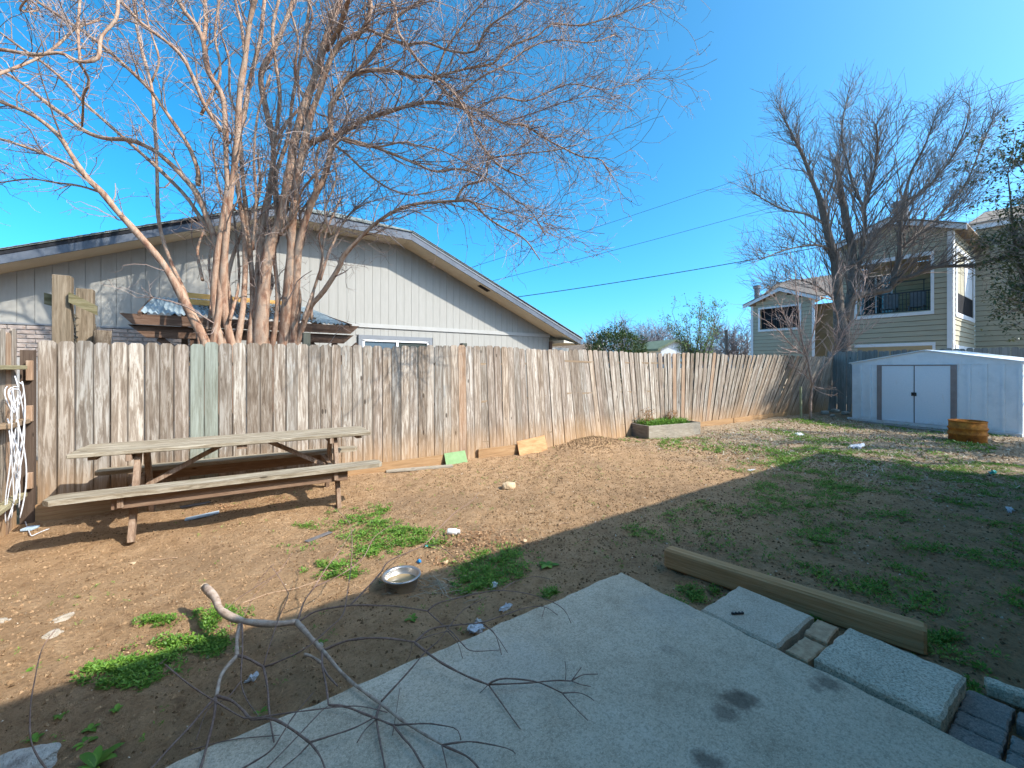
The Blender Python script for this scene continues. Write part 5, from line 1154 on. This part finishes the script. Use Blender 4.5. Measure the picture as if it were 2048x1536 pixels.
crumple(958,1236,.018,.02,.014,48,'dull crumpled wrapper just behind the teal one at the slab edge', simple('dirty_paper',(.3,.27,.23),(.45,.42,.38),20))
crumple(990,1167,.018,.022,.015,44,'grey scrap at the right end of the shaded weeds beside the bowl')
crumple(1598,868,.09,.05,.03,45,'pale wrapper on the ground left of the white bag', lift=.02)
crumple(1710,895,.13,.07,.04,46,'white crumpled bag on the sunlit ground in front of the barrel', lift=.02)
crumple(1503,941,.07,.03,.02,47,'grey scrap on sunlit dirt near the tip of the roof shadow')
crumple(2020,1018,.06,.03,.025,49,'pale scrap in the shaded weeds at the right edge')
crumple(1990,948,.05,.03,.03,50,'teal grey scrap at the edge of the roof shadow at far right', M_teal)
M_shale = simple('grey_shingle_piece', (.10,.09,.085), (.16,.145,.135), 20, .9, .1, .6, .004)
M_pblue = simple('pale_blue_paint', (.34,.44,.53), (.44,.54,.62), 10, .6, .3, .3, .002)
def flatboard(p0, p1, w, t, mat, name, label, cat='board', dz=.012):
    a = GG(*p0, dz); b_ = GG(*p1, dz); return obj(name, MB().bar(a, b_, w, t, bev=.003), mat, label=label, cat=cat)
flatboard((370,1032),(438,1022),.075,.016,M_pblue,'painted_board','short pale blue painted board on the dirt under the picnic table')
flatboard((612,1078),(662,1060),.06,.006,M_shale,'shingle_piece','flat dark grey shingle strip on the dirt beside the big weed patch','shingle')
flatboard((772,944),(905,934),.10,.03,M_bed,'loose_board','thin pale board lying along the foot of the fence left of the green board')
flatboard((360,1013),(420,1001),.07,.012,M_shale,'shingle_piece','dark strip lying in the shade beneath the picnic bench','shingle')
flatboard((48,1058),(72,1056),.10,.02,M_pblue,'painted_board','blue grey board end at the foot of the fence in the left corner')
# fallen twig sticks on the ground
M_stick = simple('pale_stick', (.34,.22,.14), (.46,.32,.21), 30, .85, .1)
for k_, (a, b_, lab) in enumerate((((486,1196),(640,1158),'long thin reddish stick on sunlit dirt above the fallen branch'),((1000,1061),(1022,1056),'short pale stick near the dead leaves'),((300,1106),(355,1103),'thin pale stick near the front leg of the picnic table'),((1118,1048),(1136,1044),'short white stick on the open dirt'))):
    pa, pb_ = GG(*a,.006), GG(*b_,.006); pts = np.array([onground(pa+(pb_-pa)*t, .006) for t in np.linspace(0,1,12)]); pts[:,1] += .012*np.sin(np.linspace(0,5,12))
    obj('stick', MB().tube(pts, .0035, 6), M_stick, label=lab, cat='stick')
# straw round the bowl
mb = MB(); c_ = GG(850,1178)
for k_ in range(46):
    a = rng.uniform(0,6.28); px = rng.normal(862,38); py = rng.normal(1170,10); s_ = GG(px,py,.008); L = rng.uniform(.08,.22); ang = rng.normal(-.35,.5)
    pts = np.array([onground(s_+np.array((CS*math.cos(ang)-SN*math.sin(ang)*-1, -SN*math.cos(ang)+CS*math.sin(ang),0))*L*t, .008+.02*math.sin(t*3.1)*rng.uniform(0,1)) for t in np.linspace(-.5,.5,6)])
    mb.tube(pts, .0022, 4)
M_straw = leafmat('dry_straw', (.34,.28,.20), (.50,.44,.34), (.42,.34,.24), .8, .2)
tag(obj('straw', mb, M_straw), 'pale dry straw strewn on the dirt around the steel bowl', 'straw', kind='stuff')
# white cable bundle on the side fence
M_cab = simple('white_cable', (.50,.50,.51), (.62,.62,.64), 10, .45, .4, .05, .001)
cb = thing('cable_bundle', (-1.42,5.95,1.1), 'bundle of white cables hanging from the left side fence', 'cables')
for k_ in range(9):
    y0 = 5.98-.038*k_+rng.normal()*.012; xx = -1.455+rng.uniform(0,.05); zt = 1.28+rng.uniform(-.25,.2); zbm = rng.uniform(.12,.35)
    t = np.linspace(0,1,26); pts = np.c_[xx+.02*np.sin(t*5+k_)+.03*np.sin(t*math.pi), y0+.05*np.sin(t*4+k_*1.3)+.03*t, zt+(zbm-zt)*t]
    obj('cable', MB().tube(pts, rng.uniform(.0035,.006), 7), M_cab, cb, smooth=True)
for k_ in range(4):
    th = np.linspace(0,4.6,22)+k_; rr = rng.uniform(.10,.2); pts = np.c_[np.full(22,-1.43)+.02*np.sin(th*2), 5.86+rr*.8*np.cos(th)+.05*rng.normal(), 1.25+rr*np.sin(th)]
    obj('cable', MB().tube(pts, .0045, 7), M_cab, cb, smooth=True)
t = np.linspace(0,1,24); obj('cable', MB().tube(np.array([GG(px,py,.01+.10*max(0,1-tt*3)) for px,py,tt in zip(np.interp(t,[0,.4,1],[25,62,98]), np.interp(t,[0,.4,1],[985,1072,1058]), t)]), .0045, 7), M_cab, cb, smooth=True)
# ================================================================== SHRUBS on and by the fence
def shrub(name, px, py, h_px, lab, n=6, mats=None, spread=.5, twn=40):
    b0 = GG(px, py); d = SN*b0[0]+CS*b0[1]; h = h_px*d/F
    root = thing(name, b0, lab, 'shrub'); mb = MB(); cl = []
    for k_ in range(n):
        a = rng.uniform(0,6.28); e = rng.uniform(.2,1)*spread*h
        pts = resample([b0-(0,0,.05), b0+np.array((math.cos(a)*e*.5, math.sin(a)*e*.25-.03, h*.4)), b0+np.array((math.cos(a)*e, math.sin(a)*e*.4-.05, h*rng.uniform(.7,1)))], 12); rr = np.linspace(.013,.004,12); mb.tube(pts, rr, 6)
        tg = np.gradient(pts,axis=0); tg /= np.linalg.norm(tg,axis=1)[:,None]; cl.append((pts[3:],tg[3:],rr[3:]))
    obj('stems', mb, mats[0], root, smooth=True); nd_ = tuple(np.concatenate([c_[j] for c_ in cl]) for j in range(3)); t_ = MB()
    grow(t_, nd_, twn, (.08*h,.28*h), 3, .25, .05, 3, .8, rf=(.6,.5), minr=.003, rmax=.006); obj('twigs', t_, mats[1], root, kind='stuff')
shrub('bare_shrub', 1195, 872, 85, 'bare twiggy shrub on the soil mound against the fence', 6, (M_gbark,M_gtwig), .5)
shrub('bare_shrub', 1120, 886, 62, 'single dark curved bare stem left of the soil mound', 2, (M_gbark,M_gtwig), .4, 10)
shrub('bare_shrub', 1446, 845, 95, 'tangled bare shrub against the fence right of the raised bed', 7, (M_ybark,M_gtwig2), .55, 70)
shrub('bare_shrub', 1525, 838, 60, 'thin bare shrub at the fence foot left of the young tree', 4, (M_ybark,M_gtwig2), .4)
# pots and rubble in the far corner
M_pot = simple('old_terracotta', (.22,.12,.085), (.34,.22,.165), 10, .9, .1)
for k_, (px, py, s_) in enumerate(((1557,836,.10),(1568,834,.09))):
    q = GG(px,py); o_ = thing('clay_pot', q, 'broken clay pot at the fence foot, left one of two' if k_==0 else 'broken clay pot at the fence foot, right one of two nearer the stake', 'pot')
    obj('pot_wall', MB().lathe([(.001,0),(s_*.8,0),(s_,.2),(s_*1.15,.205),(s_*1.15,.25),(s_,.25),(s_*.9,.24),(s_*.72,.02),(.001,.02)], q, 20), M_pot, o_)
for k_, (px, py, sz_, lab) in enumerate(((1652,806,.13,'pale rubble block in the far corner nearest the young tree'),(1672,803,.16,'grey rubble block in the middle of the far corner pile'),(1690,808,.11,'white rubble piece at the right of the far corner pile'),(1664,812,.09,'small pale rubble piece in front of the far corner pile'))):
    rockmesh('rubble', GG(px,py+22,.06), (sz_,sz_*.8,sz_*.55), 60+k_, M_lime, lab, 'rubble', .14, 2)
# plants in the raised bed
def ground_leaves(pts, n_per, rad, L, Wd, mb, h=.03, tall=0.):
    T = len(pts)*n_per; c_ = np.repeat(pts, n_per, 0); a = rng.uniform(0,6.28,T); r_ = rng.uniform(0,1,T)**.6*np.repeat(rad, n_per)
    B = c_+np.stack([np.cos(a)*r_*.6, np.sin(a)*r_*.6, rng.uniform(.0,1,T)**1.5*h],-1)
    mb.leaves(B, a+rng.normal(0,.7,T), rng.uniform(-.15,.9,T), rng.uniform(.35,1.3,T)*L, rng.uniform(.4,1.1,T)*Wd)
A_, u_, v_, LB_, D__, zz = BED
mb = MB(); pts = np.array([A_*(1,1,0)+u_*rng.uniform(.1,LB_-.05)+v_*rng.uniform(.1,D__-.1)+(0,0,zz) for _ in range(420)])
ground_leaves(pts, 12, np.full(len(pts),.06), .055, .028, mb, .14)
M_weed = leafmat('weed_leaf', (.07,.16,.02), (.13,.27,.03), (.22,.36,.05), .5, .35, .3)
obj('weeds', mb, M_weed, bed, kind='stuff')
M_dead = leafmat('dead_brown_leaf', (.17,.08,.03), (.32,.16,.06), (.24,.12,.05), .85, .1)
for q, (fu, fv, hh, lab) in enumerate(((.22,.4,.40,'dead brown weed stalk standing at the left in the raised bed'),(.80,.6,.30,'dead brown weed stalk standing at the right in the raised bed'))):
    c_ = A_*(1,1,0)+u_*LB_*fu+v_*D__*fv+(0,0,zz); r_ = thing('dead_weed', c_, lab, 'plant'); mb = MB(); lb = MB()
    for k_ in range(6):
        e = rng.normal(size=2)*.07; mb.tube([c_, c_+(e[0]*.5,e[1]*.5,hh*.5), c_+(e[0],e[1],hh*rng.uniform(.7,1))], [.006,.005,.003], 5)
    T = 130; lb.leaves(c_+np.c_[rng.normal(0,.07,T),rng.normal(0,.07,T),rng.uniform(.05,hh,T)], rng.uniform(0,6.28,T), rng.normal(0,.7,T), rng.uniform(.04,.09,T), rng.uniform(.015,.03,T))
    obj('stalk', mb, M_dead, r_); obj('foliage', lb, M_dead, r_, kind='stuff')
# ================================================================== GROUND COVER
W = MB()
def patch(px, py, rx, ry, n, L=.024, rad=.035, mb=None, h=.025, npl=8, soft=.62):
    q = rng.normal(size=(int(n*1.7),2))*soft; q = q[np.hypot(q[:,0],q[:,1])<1.5]
    kk = rng.normal(size=(4,2))*3.2; f_ = sum(np.sin(q@k_+i_*1.7) for i_, k_ in enumerate(kk)); q = q[f_+rng.normal(size=len(q))*.5 > -.55]
    pts = np.array([GG(px+rx*a, py+ry*b_, .0) for a, b_ in q])
    if len(pts): ground_leaves(pts, npl, np.full(len(pts),rad), L, L*.62, mb or W, h)
for a in ((762,1018,24,11,60),(728,1045,62,16,170),(765,1070,70,18,230),(835,1078,52,16,190),(748,1100,46,17,150),(660,1135,40,16,120),(695,1150,30,8,40),(620,1046,28,6,30),(700,1025,60,12,30),
          (600,1085,40,12,10),(1005,1115,55,22,160),(960,1150,50,26,170),(1030,1140,28,16,60),(920,1130,30,12,40),(940,1170,30,16,60)): patch(*a)
for a in ((236,1345,62,26,330),(300,1312,60,17,210),(360,1285,42,14,120),(430,1288,34,18,150),(425,1240,30,18,80),(455,1230,40,20,60),(312,1240,40,8,70),(270,1325,90,30,60)): patch(*a, L=.021, rad=.025)
for a in ((1360,884,60,5,130,.03),(1265,886,20,4,30,.03),(1400,1185,36,16,110,.022),(1335,1195,20,10,20,.02),(1355,1125,16,6,20,.02),(1640,1240,18,8,40,.02),(1880,1270,40,12,80,.02),(1840,1295,16,8,25,.02),(1100,1186,14,10,40,.02),(1940,1395,20,8,20,.02),(1930,1370,30,10,26,.02)): patch(*a)
tag(obj('low_weeds', W, M_weed), 'low green chickweed patches on the dirt near the patio, bowl and bench', 'weeds', kind='stuff')
# thinner cover over the shaded right part and the far yard
W2 = MB()
def field(n, xr, yr, thr, k, L, npl, seed, rad=.05):
    r = np.random.default_rng(seed); x = r.uniform(*xr, n); y = r.uniform(*yr, n)
    f = sum(np.sin(x*a+y*b_+c_) for a, b_, c_ in zip(r.normal(size=9)*k, r.normal(size=9)*k, r.uniform(0,6.28,9)))/9
    px = 1024+F*(CS*x-SN*y)/(SN*x+CS*y)
    s_ = (f+r.normal(size=n)*.22 > thr); x, y = x[s_], y[s_]; 
    ok = ~((x<3.2)&(y<2.05)&(y>-1)) & ~((x<6.5)&(y>2.7)&(seed in (5,8))); x, y = x[ok], y[ok]
    ground_leaves(np.c_[x, y, gz(x,y)], npl, np.full(len(x),rad), L, L*.5, W2, .022)
field(15000,(3.2,10.5),(.3,3.4),.24,5.5,.03,10,5,.045)
field(5000,(2.6,10.5),(.3,4.2),.25,8,.02,8,8,.03)
field(7000,(7,15.5),(1.2,5.2),.27,3.0,.05,8,6,.08)
field(900,(-1.2,8),(2.2,6.0),.55,3,.022,8,7,.035)
field(900,(-1.2,8),(2.2,6.0),.05,3,.018,7,9,.025)
M_weed2 = leafmat('yard_weed_leaf', (.08,.18,.02), (.15,.29,.03), (.25,.37,.06), .55, .3, .2)
tag(obj('yard_weeds', W2, M_weed2), 'sparse small green weeds spread over the shaded and far parts of the yard', 'weeds', kind='stuff')
# single broad-leaved plants
def rosette(px, py, n, L, Wd, lab, up=(.1,.7), mat=None):
    c_ = GG(px, py); mb = MB(); r_ = rng.uniform(0,6.28)
    for k_ in range(n):
        a = r_+k_*2.4+rng.normal()*.2; e = rng.uniform(*up); l_ = L*rng.uniform(.7,1.15); w_ = Wd*rng.uniform(.8,1.1)
        t = np.linspace(0,1,7); wd = w_*np.sin(np.pi*np.clip(t*.94+.05,0,1))**.7*.5; f = np.array((math.cos(a),math.sin(a),0)); s_ = np.array((-f[1],f[0],0))
        c2_ = c_+f[None]*(t*l_)[:,None]+np.array((0,0,1))[None]*(l_*e*t*(1-.55*t))[:,None]
        v = np.stack([c2_-s_*wd[:,None]+np.array((0,0,1))*wd[:,None]*.35, c2_, c2_+s_*wd[:,None]+np.array((0,0,1))*wd[:,None]*.35],1).reshape(-1,3)
        q = [(3*i+j,3*i+j+1,3*i+j+4,3*i+j+3) for i in range(6) for j in (0,1)]; mb.add(v, q)
    return obj('broadleaf_weed', mb, mat or M_weed, smooth=True, label=lab, cat='weed')
rosette(190,1525,9,.085,.034,'largest leafy green weed at the bottom edge beside the limestone rock',(.3,1.0))
rosette(1096,1132,7,.085,.045,'flat bluish green rosette weed in the shade just behind the patio slab corner',(.05,.3))
rosette(172,1478,5,.04,.022,'small weed in the shade above the leafy plant at bottom left'); rosette(182,1450,6,.035,.02,'small weed in the shade between the leafy plant and the sunlit weed patch')
rosette(232,1418,5,.03,.018,'small weed just below the shadow edge left of the fallen branch'); rosette(120,1425,4,.03,.016,'small weed in the shade right of the thin bowed twig'); rosette(70,1466,5,.03,.018,'small weed in the shade above the limestone rock')
rosette(52,1340,4,.035,.018,'small weed on sunlit dirt near the left edge'); rosette(290,1365,6,.03,.02,'small weed in the shade just below the sunlit weed patch')
rosette(824,1240,6,.05,.025,'bluish green small weed in the shade left of the patio slab edge'); rosette(646,1280,4,.035,.02,'small weed under the fork of the fallen branch'); rosette(520,1424,4,.04,.02,'small weed at the slab edge under the fallen branch')
# dead leaves
Lf = MB()
def litter(px, py, rx, ry, n, s=(.012,.035)):
    q = rng.normal(size=(n,2))*.5; pts = np.array([GG(px+rx*a, py+ry*b_, .006+rng.uniform(0,.012)) for a, b_ in q])
    Lf.leaves(pts, rng.uniform(0,6.28,n), rng.normal(0,.35,n), rng.uniform(*s,n), rng.uniform(s[0]*.6,s[1]*.55,n), .3)
litter(960,1080,85,26,650); litter(900,1120,50,20,160); litter(460,1012,50,12,320); litter(560,1000,60,10,120); litter(500,700,1,1,1)
litter(285,1290,120,30,60,(.01,.022)); litter(1060,1090,40,16,120); litter(1450,860,160,12,160,(.03,.07))
tag(obj('dead_leaves', Lf, M_litter), 'dry brown leaf litter on the dirt near the white bottle and under the table', 'leaves', kind='stuff')
# pebbles, clods and chips in the soil
tet = np.array([(1,0,-.3),(-.5,.87,-.3),(-.5,-.87,-.3),(.1,0,.7),(.6,.6,.2)]); tf = np.array([(0,1,4),(1,3,4),(3,0,4),(1,2,3),(2,0,3),(0,2,1)])
def chips(n, xr, yr, smin, smax, z=.0, pw=2.2):
    x = rng.uniform(*xr, n); y = rng.uniform(*yr, n); ok = ~((x<2.45)&(y<2.03)&(x>-6.2)); x, y = x[ok], y[ok]
    s_ = smin+(smax-smin)*rng.uniform(0,1,len(x))**pw
    return np.c_[x, y, gz(x,y)+s_*.1], s_
Cl = MB(); p_, s_ = chips(24000,(-1.4,5),(2.0,6.2),.004,.014); scatter(Cl, p_, tet, tf, s_); p_, s_ = chips(20000,(2.4,9),(.1,5.8),.004,.018); scatter(Cl, p_, tet, tf, s_)
p_, s_ = chips(7000,(7,15.5),(.8,5.4),.008,.03); scatter(Cl, p_, tet, tf, s_)
mp = np.array((MOUND[0],MOUND[1]))+rng.normal(size=(1600,2))*np.array((.42,.20)); scatter(Cl, np.c_[mp, gz(mp[:,0],mp[:,1])+.004], tet, tf, rng.uniform(.006,.028,1600))
M_clod = leafmat('soil_clods', (.11,.066,.035), (.27,.17,.09), (.36,.235,.13), .95, .1)
tag(obj('soil_clods', Cl, M_clod), 'crumbly brown clods over the dirt yard', 'soil', kind='stuff')
Pb = MB(); p_, s_ = chips(1900,(-1.4,5),(2.0,6.2),.002,.006,pw=3); scatter(Pb, p_, tet, tf, s_); p_, s_ = chips(2600,(2.4,9),(.1,5.8),.003,.012,pw=3); scatter(Pb, p_, tet, tf, s_); p_, s_ = chips(1500,(7,15),(.8,5.2),.006,.03,pw=3); scatter(Pb, p_, tet, tf, s_)
M_peb = leafmat('pale_pebbles', (.42,.34,.24), (.56,.46,.34), (.62,.56,.47), .85, .2)
tag(obj('pale_pebbles', Pb, M_peb), 'tiny pale stones and wood chips sprinkled over the dirt', 'gravel', kind='stuff')
# dry thatch in the far yard
Th = MB(); n_ = 9000; x = rng.uniform(6.5,15.6,n_); y = rng.uniform(.6,5.4,n_); ok = rng.uniform(size=n_) < np.clip((x-6)/5,0,1); x, y = x[ok], y[ok]; n_ = len(x)
Th.leaves(np.c_[x,y,gz(x,y)+.008], rng.uniform(0,6.28,n_), rng.normal(.1,.3,n_), rng.uniform(.05,.13,n_), rng.uniform(.008,.018,n_), .1)
tag(obj('dry_thatch', Th, M_straw), 'pale dry grass thatch over the sunlit far yard', 'grass', kind='stuff')
# ================================================================== WHAT THROWS THE SHADE: the house behind the lens and a bare tree beyond the right edge
own = thing('home_behind_camera', (2,-4,0), 'hip roofed house whose eave shades the patio and the near yard', 'house')
M_owall = simple('tan_wall', (.40,.36,.30), (.46,.42,.35), 4)
EX0, EX1, EY, EZ2 = -9.5, 11.2, -.42, 3.4
obj('wall', MB().box(((EX0+EX1)/2,-5.4,1.6),(EX1-EX0-1.2,8.6,3.2)), M_owall, own)
Yb2 = -10.6; ym = (EY+Yb2)/2; rh = EZ2+.33*(EY-ym); k_ = EY-ym
obj('roof', MB().ngon([(EX0,EY,EZ2),(EX1,EY,EZ2),(EX1,Yb2,EZ2),(EX0,Yb2,EZ2),(EX0+k_,ym,rh),(EX1-k_,ym,rh)], [[0,1,5,4],[1,2,5],[2,3,4,5],[3,0,4],[3,2,1,0]]), M_brown, own)
small_tree('bare_yard_tree', (14.8,-2.6,0), 7.2, 'bare branching tree beyond the right edge shading the far yard', (M_gbark,M_gtwig), 11, .36, .19, 260, 1100, None, .03, (.6,1.6), (.3,.9), .008)
